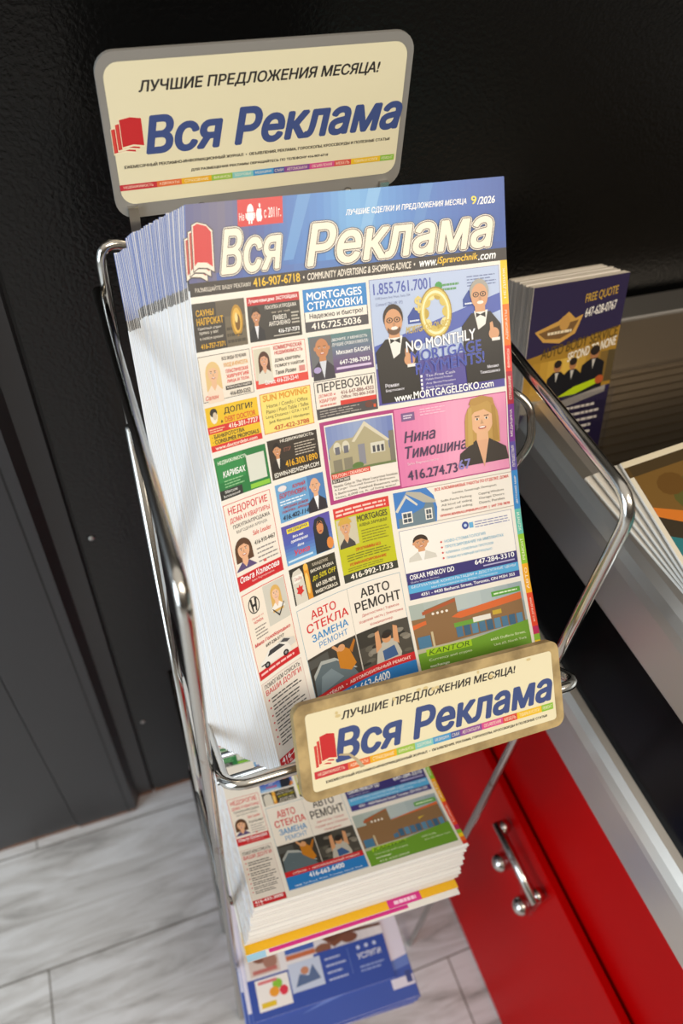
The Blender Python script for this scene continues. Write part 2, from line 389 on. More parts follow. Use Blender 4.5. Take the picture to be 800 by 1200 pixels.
# ------------------------------------------------------------------ the printed cover
LV = ([0, .076, .209, .348, .496, .635, .748, .867, 1], [0, -.02, -.037, -.046, -.041, -.035, -.027, -.014, 0])
RV = ([0, .132, .281, .39, .469, .601, .739, .857, 1], [1, .989, .981, .975, .967, .964, .974, .991, 1])
def uL(v): return float(np.interp(v, *LV))
def uR(v): return float(np.interp(v, *RV))
VE = .9032                                     # the cover's lower edge; the spine side curls down to 1
def curl(s_, v): return float(np.interp(v, (0, .14, .2, .32, .48, .64, .8, 1), (0, .0015, .005, .016, .036, .060, .088, .105)))*max(0, (.56-s_)/.56)**2
PAPER = 'efe9de'
def print_cover(F, later=False):
    """later: the other issue, whose lower rows are taller and whose first column has no car advert"""
    k = Ink(F, .009 if later else .035); k.flat = later
    if later: k.warp = lambda v: float(np.interp(v, (0, .139, .447, .668, VE), (0, .06, .285, .4516, VE)))
    # masthead
    k.at(0, 0, 1, .118)
    k.grad(0, 0, 1, 1, ['54588c', '6e6a86', '46589c', '3f74bc', '4a86cc', '6aaade', '4f8fd2', '3a76c2', '3468b8', '305cae', '2c54a4'], 44)
    k.grad(.08, .90, 1, 1, ['465aa2', '4a78bc', '3c66b0', '30509c'], 12)
    for a in ((.33, .72, .44, .05, '5d94d0'), (.55, .3, .5, .12, '78b0e0'), (.72, .1, .5, .0, '4680c4')):
        k.poly([(a[0], 0), (a[0]-.05, a[2]+.4), (a[0]-.02, a[2]+.4), (a[0]+.04, 0)], a[4])
    k.rect(.150, 0, .284, .345, 'd2232a')
    k.text('с 2011г.', .228, .13, .278, .26, 'ffffff', False); k.text('На', .155, .17, .169, .27, 'ffffff', False)
    k.ell(.1875, .165, .010, .10, 'ffffff', 14, 180, 360); k.rect(.1775, .175, .1975, .275, 'ffffff'); k.rect(.182, .27, .186, .32, 'ffffff'); k.rect(.189, .27, .193, .32, 'ffffff'); k.rect(.1735, .18, .1762, .25, 'ffffff'); k.rect(.1988, .18, .2015, .25, 'ffffff')
    k.ell(.2105, .215, .0058, .085, 'ffffff', 14); k.ell(.2165, .215, .0058, .085, 'ffffff', 14); k.ell(.2225, .195, .003, .04, 'd2232a', 10); k.ell(.2150, .095, .0026, .032, 'ffffff', 8)
    k.text('ЛУЧШИЕ СДЕЛКИ И ПРЕДЛОЖЕНИЯ МЕСЯЦА', .476, .255, .868, .345, 'ffffff', True, True)
    k.text('9', .885, .235, .902, .345, 'f5e04a'); k.text('/2026', .905, .255, .965, .355, 'ffffff', True, True)
    # book emblem of the masthead
    for i in range(3):
        x0 = -.004+.011*i; x1 = x0+.056; t0 = .44-.085*i; b0_ = .95-.055*i; m_ = (x0+x1)/2
        def leaf(g, gb, c):
            k.poly([(x0-g, t0-g*5), (x0-g, b0_+gb), (x0+.012, b0_-.045+gb), (m_+.010, b0_-.03+gb), (x1+g, b0_+.03+gb), (x1+g, t0+.09-g*5), (m_+.012, t0+.01-g*5), (x0+.014, t0-.03-g*5)], c)
        leaf(.0032, .03, '3b3230'); leaf(.0012, .012, 'efe2d2'); leaf(-.0022, -.055, 'cf2329' if i == 2 else 'b8433c')
    ol = (('2a3050', .082), ('ece4d8', .066), ('4a4038', .046))
    k.text('Вся', .096, .37, .275, .93, 'f6ead6', .026, True, ol)
    k.text('Реклама', .352, .41, .952, .955, 'f6ead6', .026, True, ol)
    # black line under it
    k.at(0, .118, 1, .139); k.rect(0, 0, 1, 1, '2b2421')
    k.text('РАЗМЕЩАЙТЕ ВАШУ РЕКЛАМУ', .015, .3, .178, .76, 'efe6d8', False); k.text('416-907-6718', .185, .16, .325, .80, 'f2c21e')
    k.text('•  COMMUNITY ADVERTISING & SHOPPING ADVICE  •', .335, .26, .690, .78, 'efe6d8', True, True)
    k.text('www.', .705, .34, .762, .78, 'ffffff', True, True); k.text('iSpravochnik', .764, .16, .900, .85, 'f2c21e', True, True); k.text('.com', .902, .34, .962, .78, 'ffffff', True, True)
    # paper
    k.at(0, .139, 1, VE); k.rect(0, 0, 1, 1, PAPER); k.b = .00005
    # coloured index down the right edge
    k.at(.977, 0, 1, 1)
    tabs = [(.139, .215, 'f4c70f'), (.215, .288, 'f07a22'), (.288, .335, 'e23a2a'), (.335, .395, 'b3243c'), (.395, .465, '7b2f92'), (.465, .52, '5a4a9e'), (.52, .595, '2f86c8'),
            (.595, .645, '66c0b0'), (.645, .705, '8fc32e'), (.705, .765, 'f2ad14'), (.765, .835, 'ea4a26'), (.835, .852, 'c4285e'), (.852, .865, '8cc034'), (.865, .878, 'f0c818'), (.878, .892, 'ec6a20'), (.892, VE, 'd83426')]
    for a, b, c in tabs: k.rect(0, a, 1, b, c)
    for (a, b, c), t in zip(tabs, ['НЕДВИЖ.', 'АДВОКАТЫ', 'ФИНАНСЫ', 'СТРАХОВАНИЕ', 'МЕДИЦИНА', 'ПУТЕШЕСТВИЯ', 'ДЕТСКИЙ МИР', 'УСЛУГИ', 'РЕМОНТ', 'АВТО', 'ВСЁ ДЛЯ ДОМА']):
        vv, f_ = text_mesh(t, False); x0 = min(p[0] for p in vv); x1 = max(p[0] for p in vv); y0 = min(p[1] for p in vv); y1 = max(p[1] for p in vv); i = len(k.v); k.h += k.dh
        for x, y in vv:
            q = k.m(.3+.4*(y1-y)/(y1-y0) if False else .28+.42*(1-(y-y0)/(y1-y0)), b-(b-a)*(.14+.72*(x-x0)/(x1-x0))); k.v.append(k.F(q[0], q[1], k.h))
        for g in f_: k.f.append(tuple(i+j for j in g)); k.c.append(lin('fff6e6'))
    # ---- column 1 and 2
    k.at(0, .149, .153, .221); k.rect(0, 0, 1, 1, '3d3832'); k.rect(.45, .0, 1, .35, '5f5648'); k.rect(.6, .35, 1, 1, '6d6350'); k.bars(.62, .55, .98, .95, 3, '4a4234', .5)
    k.ell(.83, .46, .115, .34, 'b98a2a', 24); k.ell(.83, .46, .085, .27, 'e0b24a', 20); k.ell(.84, .5, .05, .18, '7a5418', 16); k.ell(.82, .40, .03, .11, 'f2d690', 12)
    k.text('САУНЫ', .07, .14, .40, .27, 'e9b324'); k.text('НАПРОКАТ', .07, .31, .57, .46, 'e9b324'); k.text('Приятный отдых', .08, .50, .52, .57, 'f0e8da', False); k.text('прямо у вас', .10, .60, .46, .67, 'f0e8da', False); k.text('в любое время!', .10, .71, .54, .78, 'f0e8da', False); k.text('416-757-7371', .10, .85, .56, .95, 'e9b324')
    k.at(.160, .150, .318, .220); k.rect(0, 0, 1, 1, '3a3733'); k.rect(0, 0, 1, .19, 'c2242b'); k.text('Лучшие новые дома', .03, .05, .52, .15, 'ffffff', True, True); k.text('ЗАСТРОЙЩИКА', .55, .03, .96, .14, 'ffffff', True, True)
    k.person(.15, .42, .075, 2.0, 'c98f68', '2a1c14', '23242a', 0, 'e8e8ee'); k.text('ПОКУПКА И ПРОДАЖА', .33, .23, .93, .33, 'f0eae0'); k.text('new · pre · resale', .45, .37, .80, .43, 'e6d9c4', False)
    k.text('ПАВЕЛ', .47, .47, .72, .57, 'f4efe6'); k.text('АНТОНЕНКО', .38, .60, .79, .70, 'f4efe6'); k.bars(.82, .42, .97, .72, 4, 'c8c2b6', .5); k.text('416-737-7373', .55, .79, .95, .88, 'ffffff'); k.rect(.45, .92, .95, .94, 'c8c2b6')
    k.at(.001, .228, .154, .297); k.rect(0, 0, 1, 1, '6b625c'); k.rect(.008, .014, .992, .986, 'efe6d8')
    k.person(.25, .38, .105, 1.7, 'e8bc96', 'e4c488', 'f0dcc8', 2.2, None, body=1.5); k.text('ВСЕ ВИДЫ ЛЕЧЕНИЯ', .45, .08, .92, .17, '4a403c'); k.text('УХОД И КРАСОТА', .47, .22, .94, .33, 'e3a020')
    for i, t in enumerate(('ПЛАСТИЧЕСКАЯ', 'ХИРУРГИЯ', 'ЛИЦА И ТЕЛА')): k.text(t, .50, .37+.115*i, .93, .45+.115*i, 'e23a38')
    k.rect(.46, .73, .97, .82, '45403e'); k.text('КОНСУЛЬТАЦИЯ', .49, .75, .94, .80, 'f0e8dc'); k.text('416-820-5252', .53, .87, .93, .96, '3c3836'); k.text('Салон', .05, .86, .3, .96, 'e2776a', True, True)
    k.at(.161, .227, .323, .294); k.rect(0, 0, 1, 1, 'e2483c'); k.rect(.008, .014, .992, .80, 'f3ebde'); k.rect(.02, .06, .34, .80, 'd8d2bc'); k.person(.20, .34, .075, 2.0, 'dda584', '4f2c1a', 'dcd8ca', 2.2)
    k.text('КОММЕРЧЕСКАЯ', .40, .05, .93, .15, 'd0303a'); k.text('НЕДВИЖИМОСТЬ', .41, .18, .94, .28, 'd0303a'); k.text('ДОМА, КВАРТИРЫ', .40, .36, .88, .45, '38332f'); k.text('ПОМОГУ НАЙТИ!', .39, .48, .94, .57, '38332f'); k.text('Таня Розен', .39, .64, .78, .74, '38332f', True, True); k.rect(.84, .62, .95, .76, 'd88a84')
    k.text('Direct: 416-220-22-41', .18, .83, .80, .93, 'ffffff')
    k.at(.002, .305, .159, .372); k.rect(0, 0, 1, 1, 'ecc21c'); k.rect(0, .44, 1, .60, 'd92d2a'); k.rect(0, .86, 1, 1, 'd92d2a'); k.rect(0, .44, .35, .60, 'd92d2a')
    k.ell(.15, .22, .07, .17, 'f4ecdc', 16); k.ell(.15, .14, .07, .10, '2c2622', 14); k.ell(.17, .22, .04, .09, 'd9c8b0', 12); k.text('ДОЛГИ?', .35, .08, .90, .24, '231f14'); k.text('DEBT DOCTOR', .35, .29, .94, .41, 'd9481c'); k.text('&', .27, .34, .31, .40, '231f14')
    k.text('416-301-7727', .40, .46, .97, .57, 'fff6e4'); k.bars(.03, .48, .33, .58, 2, 'f4c8a0', .5); k.text('· БАНКРОТСТВА', .05, .63, .68, .72, '231f14'); k.text('· CONSUMER PROPOSALS', .05, .75, .95, .84, '231f14'); k.text('www.doctordebt.com', .08, .89, .90, .97, 'ffeede')
    k.at(.167, .303, .325, .368); k.rect(0, 0, 1, 1, 'd9823a'); k.rect(.012, .02, .988, .98, 'f2de78'); k.text('SUN MOVING', .06, .05, .93, .20, 'e79a1c', True, False, (('8a4a14', .03),))
    for i, (t, a) in enumerate((('Home / Condo / Office', .12), ('Piano / Pool Table / Safes', .1), ('Long Distance / GTA / 24/7', .08), ('Junk Removal / Handyman', .12))): k.text(t, a, .28+.135*i, .97-a*.4, .375+.135*i, '4a3c22', False)
    k.text('437-422-3788', .2, .84, .9, .95, 'c23a22')
    k.at(.002, .381, .163, .447); k.rect(0, 0, 1, 1, '1f7a3c'); k.rect(.02, .02, .55, .6, '2b8a46'); k.text('НЕДВИЖИМОСТЬ', .06, .10, .62, .20, 'e9f2e0'); k.text('КАРИБАХ', .12, .36, .56, .50, 'ffffff', True, True); k.bars(.12, .56, .5, .76, 3, '8fc48e', .4)
    k.rect(0, .78, .44, 1, '2c2f2c'); k.text('Максим', .10, .80, .34, .87, 'f0f0ea', False); k.text('Воложинский', .06, .90, .38, .96, 'f0f0ea', False); k.rect(.60, .86, .98, .97, '8cc83c'); k.rect(.60, .16, .95, .80, 'd9dccf')
    k.at(.169, .379, .327, .444); k.rect(0, 0, 1, 1, '33291f'); k.person(.17, .28, .07, 2.0, 'cf9468', '1e1510', '231c18', 0, 'e8e2d8'); k.text('НЕДВИЖИМОСТЬ', .26, .04, .93, .13, 'f1eadd'); k.bars(.52, .2, .95, .55, 5, 'cbbfae', .35); k.text('ISTOP', .3, .26, .45, .36, '8a5a48', True, True)
    k.text('416.300.1890', .30, .60, .95, .76, 'f0b41e'); k.text('EDWIN-NEDVIZHIM.COM', .05, .84, .96, .95, 'f4efe4')
    k.at(.171, .453, .329, .517); k.rect(0, 0, 1, 1, '6aa4d4'); k.rect(.66, 0, 1, 1, '4c80b8'); k.person(.80, .30, .10, 1.9, 'e2ac86', 'e2ac86', '26222a', 0, 'f2f2f4', bald=True)
    k.text('ЮРИЙ', .35, .08, .62, .20, 'c4262e', True, True); k.text('БОРТУНОВИЧ', .06, .25, .62, .38, 'c4262e', True, True); k.bars(.05, .43, .6, .58, 2, 'e8f0f8', .4); k.text('ПРОДАЖА ДОМОВ', .1, .60, .62, .68, 'b0303c', True, True); k.text('ПОКУПКА · АРЕНДА', .06, .71, .62, .78, 'b0303c', True, True); k.text('416.402-1140', .06, .83, .66, .95, '1d2438', True, True)
    k.ell(.14, .13, .09, .08, 'e8e0e0', 14)
    k.at(.168, .523, .330, .590); k.grad(0, 0, 1, 1, ['5a4ca4', '4c5eb4', '6aa8d8'], 12, True); k.rect(.1, .10, .56, .22, 'f0d820'); k.text('МЕДИЦИНА', .13, .12, .53, .20, '3a3478'); k.text('Весь мир', .2, .30, .42, .38, 'ffffff', True, True); k.text('оригинальная', .15, .42, .50, .50, 'ffffff', True, True); k.text('йога', .27, .55, .40, .62, 'ffffff', True, True); k.text('Уока', .18, .68, .50, .82, 'e23038', True, True); k.rect(.03, .89, .55, .94, 'cfe4f2')
    k.poly([(.62, 1), (.63, .3), (.68, .1), (.78, .06), (.87, .14), (.92, .4), (.94, 1)], '1d2430'); k.ell(.77, .34, .07, .18, 'd28a56', 18); k.poly([(.70, .28), (.77, .14), (.84, .28), (.77, .22)], '1a1418'); k.ell(.93, .82, .07, .16, 'e08a3c', 14); k.ell(.77, .44, .03, .02, 'a83a34', 8)
    k.at(.168, .597, .327, .660); k.rect(0, 0, 1, 1, '2d2a22'); k.rect(.36, 0, 1, .2, '3a3526'); k.poly([(.03, 1), (.03, .25), (.08, .1), (.22, .06), (.27, .22), (.29, 1)], 'd8d2c4'); k.rect(.06, .22, .26, .42, 'f0ece2'); k.text('Canadian', .08, .26, .24, .36, 'b83a34', False)
    k.poly([(.16, .48), (.18, .56), (.23, .54), (.21, .64), (.24, .7), (.17, .76), (.16, .84), (.15, .76), (.08, .7), (.11, .64), (.09, .54), (.14, .56)], 'd2302c'); k.rect(.30, .12, .40, 1, 'e0962a'); k.ell(.35, .1, .05, .1, 'f0b848', 14); k.ell(.34, .55, .04, .3, 'f4cc70', 14)
    k.text('КАНАДСКИЕ', .50, .08, .84, .18, 'e8dcc4', False); k.text('ВИСКИ, ВОДКА', .44, .24, .94, .34, 'f4ecd8'); k.text('до 50% OFF', .45, .42, .97, .58, 'd8c81c', True, True, tilt=-.02); k.text('647-505-9878', .50, .66, .92, .77, 'fff6e4'); k.text('WHISKYVODKA.CA', .46, .84, .95, .94, 'fff6e4')
    if later: k.warp = None
    k.at(.002, .385 if later else .455, .154, .576 if later else .592); k.rect(0, 0, 1, 1, 'd8655c'); k.rect(.012, .008, .988, .992, 'f0e7da'); k.text('НЕДОРОГИЕ', .09, .045, .92, .145, 'd42a30'); k.text('ДОМА И КВАРТИРЫ', .09, .17, .94, .235, 'd42a30'); k.text('ПОКУПКА/ПРОДАЖА', .13, .255, .92, .305, '3a3432'); k.text('ВЫГОДНАЯ АРЕНДА', .18, .325, .84, .365, '3a3432', False)
    k.text('Sale Leader', .50, .40, .90, .455, 'd8655c', True, True); k.text('416-910-4467', .50, .52, .95, .57, '2e2a28'); k.bars(.52, .60, .95, .80, 4, '8a8280', .3); k.rect(.62, .77, .68, .80, 'd8655c')
    k.rect(.012, .83, .988, .992, 'cc1f28'); k.person(.25, .55, .13, .72, 'e6b08a', '5a3a24', '5a4a78', 1.5, None, body=1.75, bh=.95); k.text('Ольга Колесова', .06, .845, .93, .915, 'ffffff', True, True); k.text('Sales Representative', .30, .935, .80, .965, 'f4d4d0', False)
    if not later:
        k.at(.004, .599, .150, .739); k.rect(0, 0, 1, 1, 'd8655c'); k.rect(.012, .01, .988, .99, 'efe4d4'); k.rect(.48, .02, .98, .50, 'd0ccc0')
        k.ring(.23, .165, .13, .10, .14, '2a2624', 24); k.poly([(.15, .09), (.18, .24), (.21, .24), (.20, .09)], '2a2624'); k.poly([(.31, .09), (.28, .24), (.25, .24), (.26, .09)], '2a2624'); k.rect(.19, .155, .27, .185, '2a2624')
        k.text('Прокат от', .12, .30, .40, .33, 'd2403c', False); k.text('HONDA', .15, .345, .37, .375, 'd2403c'); k.bars(.14, .41, .42, .56, 4, '8a807a', .35); k.person(.74, .16, .085, .85, 'ecc0a0', 'dcb060', 'f0ebe4', 3.0, None, body=1.9, bh=1.1); k.poly([(.60, .33), (.74, .44), (.90, .30), (.88, .30), (.74, .415), (.62, .33)], '2c2826')
        k.text('Мила Голобородько', .06, .585, .92, .635, 'd2303a', True, True); k.text('647-230-5717', .30, .655, .74, .69, '3c3836'); k.rect(.012, .90, .988, .99, 'cc2028'); k.bars(.05, .925, .9, .965, 1, 'f4c8c4', .6)
        k.poly([(.10, .88), (.09, .82), (.20, .80), (.33, .73), (.62, .72), (.80, .79), (.84, .86), (.83, .89)], 'ece8e0'); k.poly([(.28, .80), (.36, .745), (.60, .74), (.72, .79)], '3a3a3c'); k.poly([(.55, .72), (.72, .70), (.94, .755), (.96, .83), (.84, .84), (.78, .78)], 'd8d4cc'); k.poly([(.62, .73), (.72, .71), (.86, .755), (.78, .77)], '46464a')
        for x in (.24, .70): k.ell(x, .88, .065, .035, '222224', 14); k.ell(x, .88, .03, .016, '9a9a9c', 10)
        k.rect(.10, .85, .2, .865, '38383a')
    k.at(.004, .596 if later else .745, .150, .899); k.rect(0, 0, 1, 1, 'd4b8b0'); k.rect(.01, .006, .99, .994, 'e8dfd4'); k.text('ПОМОГАЕМ СПИСАТЬ', .06, .03, .94, .075, '35302e'); k.text('ВАШИ ДОЛГИ', .06, .09, .94, .155, 'cc2a30')
    for i in range(7): k.ell(.09, .20+.085*i, .02, .011, 'cc2a30', 8); k.bars(.15, .185+.085*i, .92, .255+.085*i, 2, '4a4442', .42, .3, 40+i)
    k.rect(.01, .87, .99, .994, 'cc1f28'); k.text('416-432-3000', .06, .885, .92, .94, 'ffffff'); k.text('416', .06, .952, .30, .985, 'f8dcd8', False)
    if later: k.warp = lambda v: float(np.interp(v, (0, .139, .447, .668, VE), (0, .06, .285, .4516, VE)))
    # ---- column 3
    k.at(.329, .149, .528, .218); k.rect(0, 0, 1, 1, '4c4a50'); k.rect(.012, .02, .988, .76, 'f2ece2'); k.rect(0, 0, 1, .53, '2a86cc'); k.text('MORTGAGES', .06, .08, .92, .26, 'ffffff'); k.text('СТРАХОВКИ', .06, .31, .92, .49, 'ffffff'); k.text('Надежно и быстро!', .08, .58, .92, .72, '302c2c', True); k.text('416.725.5036', .10, .80, .88, .95, 'fff8ee')
    k.at(.333, .226, .533, .292); k.grad(0, 0, 1, 1, ['5a8484', '66788c', '6a5a80', '5e3a72'], 14, True); k.rect(.02, .02, .36, .98, '6a6c70'); k.person(.20, .30, .11, 2.0, 'c8875a', 'c8875a', '3a3640', 0, 'd6dae4', bald=True, body=1.6); k.text('ЗВОНИТЕ, У МЕНЯ ЕСТЬ', .36, .12, .93, .20, 'f0f0f0', True, True); k.text('ЛУЧШИЕ СРОКИ КЛИЕНТА!', .36, .24, .94, .32, 'f0f0f0', True, True); k.text('Михаил БАСИН', .42, .43, .95, .54, 'ffffff'); k.text('647-298-7093', .46, .69, .94, .80, 'ffffff'); k.rect(.40, .86, .96, .92, 'd8c4e4'); k.ell(.10, .85, .06, .08, 'b0a0d0', 12)
    k.at(.336, .301, .533, .365); k.rect(0, 0, 1, 1, '4a4648'); k.rect(.010, .016, .990, .72, 'efe7dc'); k.text('ПЕРЕВОЗКИ', .05, .06, .95, .29, '322e30'); k.text('ДОМОВ и', .06, .35, .33, .44, 'd03a34'); k.text('КВАРТИР', .07, .48, .34, .57, 'd03a34'); k.bars(.07, .6, .34, .7, 1, 'd88a80', .5); k.text('416 647-886-4303', .42, .34, .96, .44, '8a5250'); k.text('Office: 705-806-3428', .42, .47, .96, .55, '8a5250'); k.rect(.40, .60, .99, .72, 'd9382c'); k.bars(.05, .76, .72, .96, 3, 'b8b0a8', .3); k.ell(.86, .83, .07, .09, '6a3a30', 14); k.rect(.93, .84, .97, .93, 'e0562a')
    k.at(.343, .523, .533, .660); k.rect(0, 0, 1, 1, 'c4c414'); k.rect(0, 0, 1, .14, 'd93a34'); k.rect(0, .89, 1, 1, '3a3c34'); k.bars(.04, .025, .96, .125, 2, 'f4d0c4', .5, .1, 3); k.rect(.02, .16, .38, .53, 'cfc7ae'); k.person(.17, .27, .085, 1.15, 'dba67c', 'd4a848', '44403e', 0, None, body=1.7, bh=1.3); k.ell(.17, .23, .12, .085, 'd4a848', 16, 180, 360)
    k.text('MORTGAGES', .40, .17, .94, .25, '48462a', True); k.text('АЛЕНА ЗАРУЦКАЯ', .42, .28, .92, .33, '48462a', False); k.bars(.44, .36, .95, .55, 5, '8a861c', .35, .2, 9); k.text('ПРОГРАММЫ БЕЗ', .3, .585, .75, .625, 'd2501c', True); k.bars(.12, .64, .92, .74, 3, '7a7a1c', .4, .15, 5); k.text('РЕФИНАНСИРОВАНИЕ', .15, .76, .82, .80, 'd2501c', True); k.bars(.1, .815, .8, .87, 2, '8a861c', .4, .1, 6); k.text('416-992-1733', .12, .905, .90, .975, 'fff8ea')
    # ---- auto panel
    k.at(.167, .669, .534, .884); k.rect(0, 0, 1, 1, '9ab0bc'); k.rect(.005, .005, .995, .995, 'f1e9dd'); k.rect(.484, 0, .488, .78, 'b8b4ac')
    k.text('АВТО', .12, .055, .36, .125, 'd42a2c'); k.text('СТЕКЛА', .06, .15, .46, .22, 'd42a2c'); k.text('ЗАМЕНА', .09, .245, .44, .305, '2a8ac8'); k.text('РЕМОНТ', .14, .325, .42, .375, '2a8ac8', False)
    k.text('АВТО', .60, .045, .88, .125, '2a2626'); k.text('РЕМОНТ', .53, .15, .97, .235, '2a2626'); k.text('Диагностика | Тормоза', .58, .265, .94, .295, 'c8484a', False); k.text('Ходовая часть | Электрика', .54, .315, .97, .345, 'c8484a', False); k.text('Кондиционер', .64, .365, .86, .392, 'c8484a', False)
    k.rect(.005, .41, .48, .78, '3a3630'); k.rect(.005, .43, .2, .5, '50504c'); k.poly([(.02, .78), (.03, .58), (.12, .50), (.24, .53), (.40, .66), (.46, .78)], '5c6a70'); k.poly([(.03, .60), (.12, .51), (.26, .54), (.42, .68), (.44, .68), (.25, .51), (.12, .48), (.03, .56)], 'a8aca8'); k.poly([(.06, .74), (.10, .60), (.2, .58), (.3, .70)], '76858c')
    k.poly([(.28, .62), (.28, .47), (.32, .43), (.40, .50), (.44, .64), (.38, .68)], 'c07a1e'); k.ell(.33, .46, .035, .03, 'd49a6a', 12); k.poly([(.29, .48), (.24, .42), (.26, .41), (.32, .47)], 'd49a6a'); k.poly([(.40, .5), (.46, .43), (.47, .45), (.42, .54)], 'b06a18')
    k.rect(.49, .41, .995, .78, '4a463e'); k.rect(.49, .41, .70, .55, '35322c')
    for i in range(16):
        rd = random.Random(100+i); x = .52+.44*rd.random(); y = .44+.3*rd.random(); k.ell(x, y, .02+.03*rd.random(), .012+.02*rd.random(), ('5e5a50', '2a2824', '7c766a', '8a8478')[i % 4], 10)
    k.poly([(.62, .74), (.66, .60), (.74, .55), (.84, .56), (.88, .70), (.86, .76)], 'b9b4a8'); k.poly([(.64, .64), (.66, .46), (.70, .45), (.70, .60)], 'd49a6e'); k.poly([(.82, .58), (.84, .44), (.88, .46), (.87, .62)], 'd49a6e'); k.ell(.76, .54, .045, .04, 'cf9466', 14); k.ell(.76, .515, .045, .025, '2a201a', 12); k.poly([(.70, .64), (.82, .62), (.84, .72), (.70, .73)], '3a5a8a')
    k.rect(.005, .735, .995, .81, 'c8262c'); k.text('СТЁКЛА  •  АВТОМОБИЛЬНЫЙ РЕМОНТ', .10, .755, .95, .79, 'f8dcd4', True); k.rect(.005, .81, .995, .995, '2a7cc4'); k.text('416-663-6400', .28, .83, .72, .90, 'ffffff'); k.text('1848 Tyl Road, West, Toronto, North York', .08, .945, .93, .98, 'e4f0fa', False)
    # ---- big mortgage panel
    k.at(.537, .146, .972, .361); k.rect(0, 0, 1, 1, '8a92b8'); k.rect(.005, .005, .995, .995, 'b9c9e8'); k.poly([(.005, .52), (.995, .22), (.995, .36), (.005, .66)], '5062b4'); k.rect(.005, .7, .995, .995, '5c54a0'); k.poly([(.005, .80), (.3, .68), (.75, .66), (.995, .72), (.995, .995), (.005, .995)], '544c9c')
    k.text('1.855.761.7001', .03, .035, .46, .12, '4a5cb0'); k.text('1540 Jevery Ave West, Suite 204', .04, .14, .30, .165, '6a78a8', False); k.text('Concord ON L4K 1P3', .04, .185, .24, .21, '6a78a8', False); k.ell(.52, .11, .03, .035, '3f9a4c', 12); k.bars(.55, .09, .68, .16, 2, '5a9a62', .5); k.bars(.74, .055, .97, .15, 4, '6a78a8', .35)
    for x, y in ((.27, .30), (.70, .22)):
        k.poly([(x, y+.08), (x, y+.02), (x+.05, y-.05), (x+.10, y+.02), (x+.10, y+.08)], '2c4a9c'); k.bars(x+.015, y+.045, x+.09, y+.07, 1, 'e8eef8', .5)
    for q in range(10):
        a = 2*math.pi*q/10
        k.ell(.485+.085*math.cos(a), .315+.15*math.sin(a), .035, .045, ('d8c060', 'efe0a0', 'c2a440')[q % 3], 12)
    k.ring(.485, .315, .125, .205, .34, 'dcc668', 30); k.ring(.485, .315, .105, .175, .12, 'f6edbe', 30); k.ring(.485, .315, .125, .205, .06, 'a88c34', 30); k.text('$', .33, .17, .385, .30, 'e0cc7c', True)
    k.text('MORTGAGES ON BEST', .25, .40, .60, .455, 'd2b85c', True, True, tilt=-.02)
    for (cx, cy, hr, sk, bw) in ((.16, .33, '3a2a1e', 'd79e74', 1), (.83, .215, 'a8a49c', 'd9a27a', 1)):
        k.poly([(cx-.135, .985 if cx < .5 else .93), (cx-.15, cy+.24), (cx-.07, cy+.145), (cx+.08, cy+.145), (cx+.16, cy+.26), (cx+.17, .985 if cx < .5 else .93)], '26221f'); k.poly([(cx-.05, cy+.13), (cx+.0, cy+.42), (cx+.06, cy+.13)], 'f0ece6'); k.poly([(cx-.035, cy+.145), (cx-.035, cy+.185), (cx, cy+.165), (cx+.04, cy+.19), (cx+.04, cy+.145), (cx, cy+.16)], '1a1818')
        k.rect(cx-.04, cy+.06, cx+.04, cy+.14, sk); k.ell(cx, cy-.02, .075, .105, hr, 20); k.ell(cx, cy+.015, .066, .102, sk, 22)
        if cx < .5: k.ell(cx, cy+.075, .05, .045, '6a4a34', 16); k.ell(cx, cy+.035, .05, .045, sk, 14)
        for sg in (-1, 1): k.ring(cx+sg*.028, cy, .025, .022, .3, '2a2420', 12); k.ell(cx+sg*.028, cy, .007, .009, '2a2018', 8)
        k.ell(cx+.004, cy+.065, .026, .014, 'f6ece4', 12); k.ell(cx+.003, cy+.035, .012, .018, tuple(x*.9 for x in _rgb(sk)), 8)
        hx = cx+.10; hy = cy+.33
        k.ell(hx, hy, .042, .05, sk, 14); k.poly([(hx-.03, hy), (hx-.03, hy-.09), (hx-.008, hy-.1), (hx+.005, hy-.02)], sk); k.rect(hx-.02, hy+.035, hx+.045, hy+.06, 'f0ece6')
    k.text('NO MONTHLY', .24, .515, .78, .60, 'ffffff', True, False, (('3a3f7a', .035),), -.03); k.text('MORTGAGE', .27, .60, .82, .69, '4050b0', True, False, (('dfe6f4', .022),), -.02); k.text('PAYMENTS!', .30, .70, .84, .79, '4050b0', True, False, (('dfe6f4', .022),), -.02)
    for i, t in enumerate(('Tax-Free Cash', 'Multiple Financial Products', 'Any Banks/Vacation', 'Early Inheritance')): k.rect(.33, .80+.033*i, .345, .82+.033*i, 'ffffff'); k.text(t, .37, .80+.033*i, .60-.02*(i % 2), .822+.033*i, 'e8e6f6', False)
    k.text('Роман', .06, .83, .16, .86, 'e8e6f0'); k.text('Бортновск', .06, .875, .20, .90, 'e8e6f0'); k.text('Михаил', .86, .80, .95, .825, 'e8e6f0'); k.text('Тимошенко', .80, .84, .96, .865, 'e8e6f0'); k.text('www.MORTGAGELEGKO.com', .12, .925, .90, .985, 'ffffff')
    # ---- pink panel with house
    k.at(.339, .370, .973, .515); k.rect(0, 0, 1, 1, 'b03a7c'); k.rect(.385, .012, .997, .985, 'e58cb4'); k.grad(.385, .012, .997, .985, ['e07cae', 'e88cb6', 'f0a4c4', 'eda0c0', 'e894ba'], 20); k.rect(.02, .045, .378, .955, 'f0e8de')
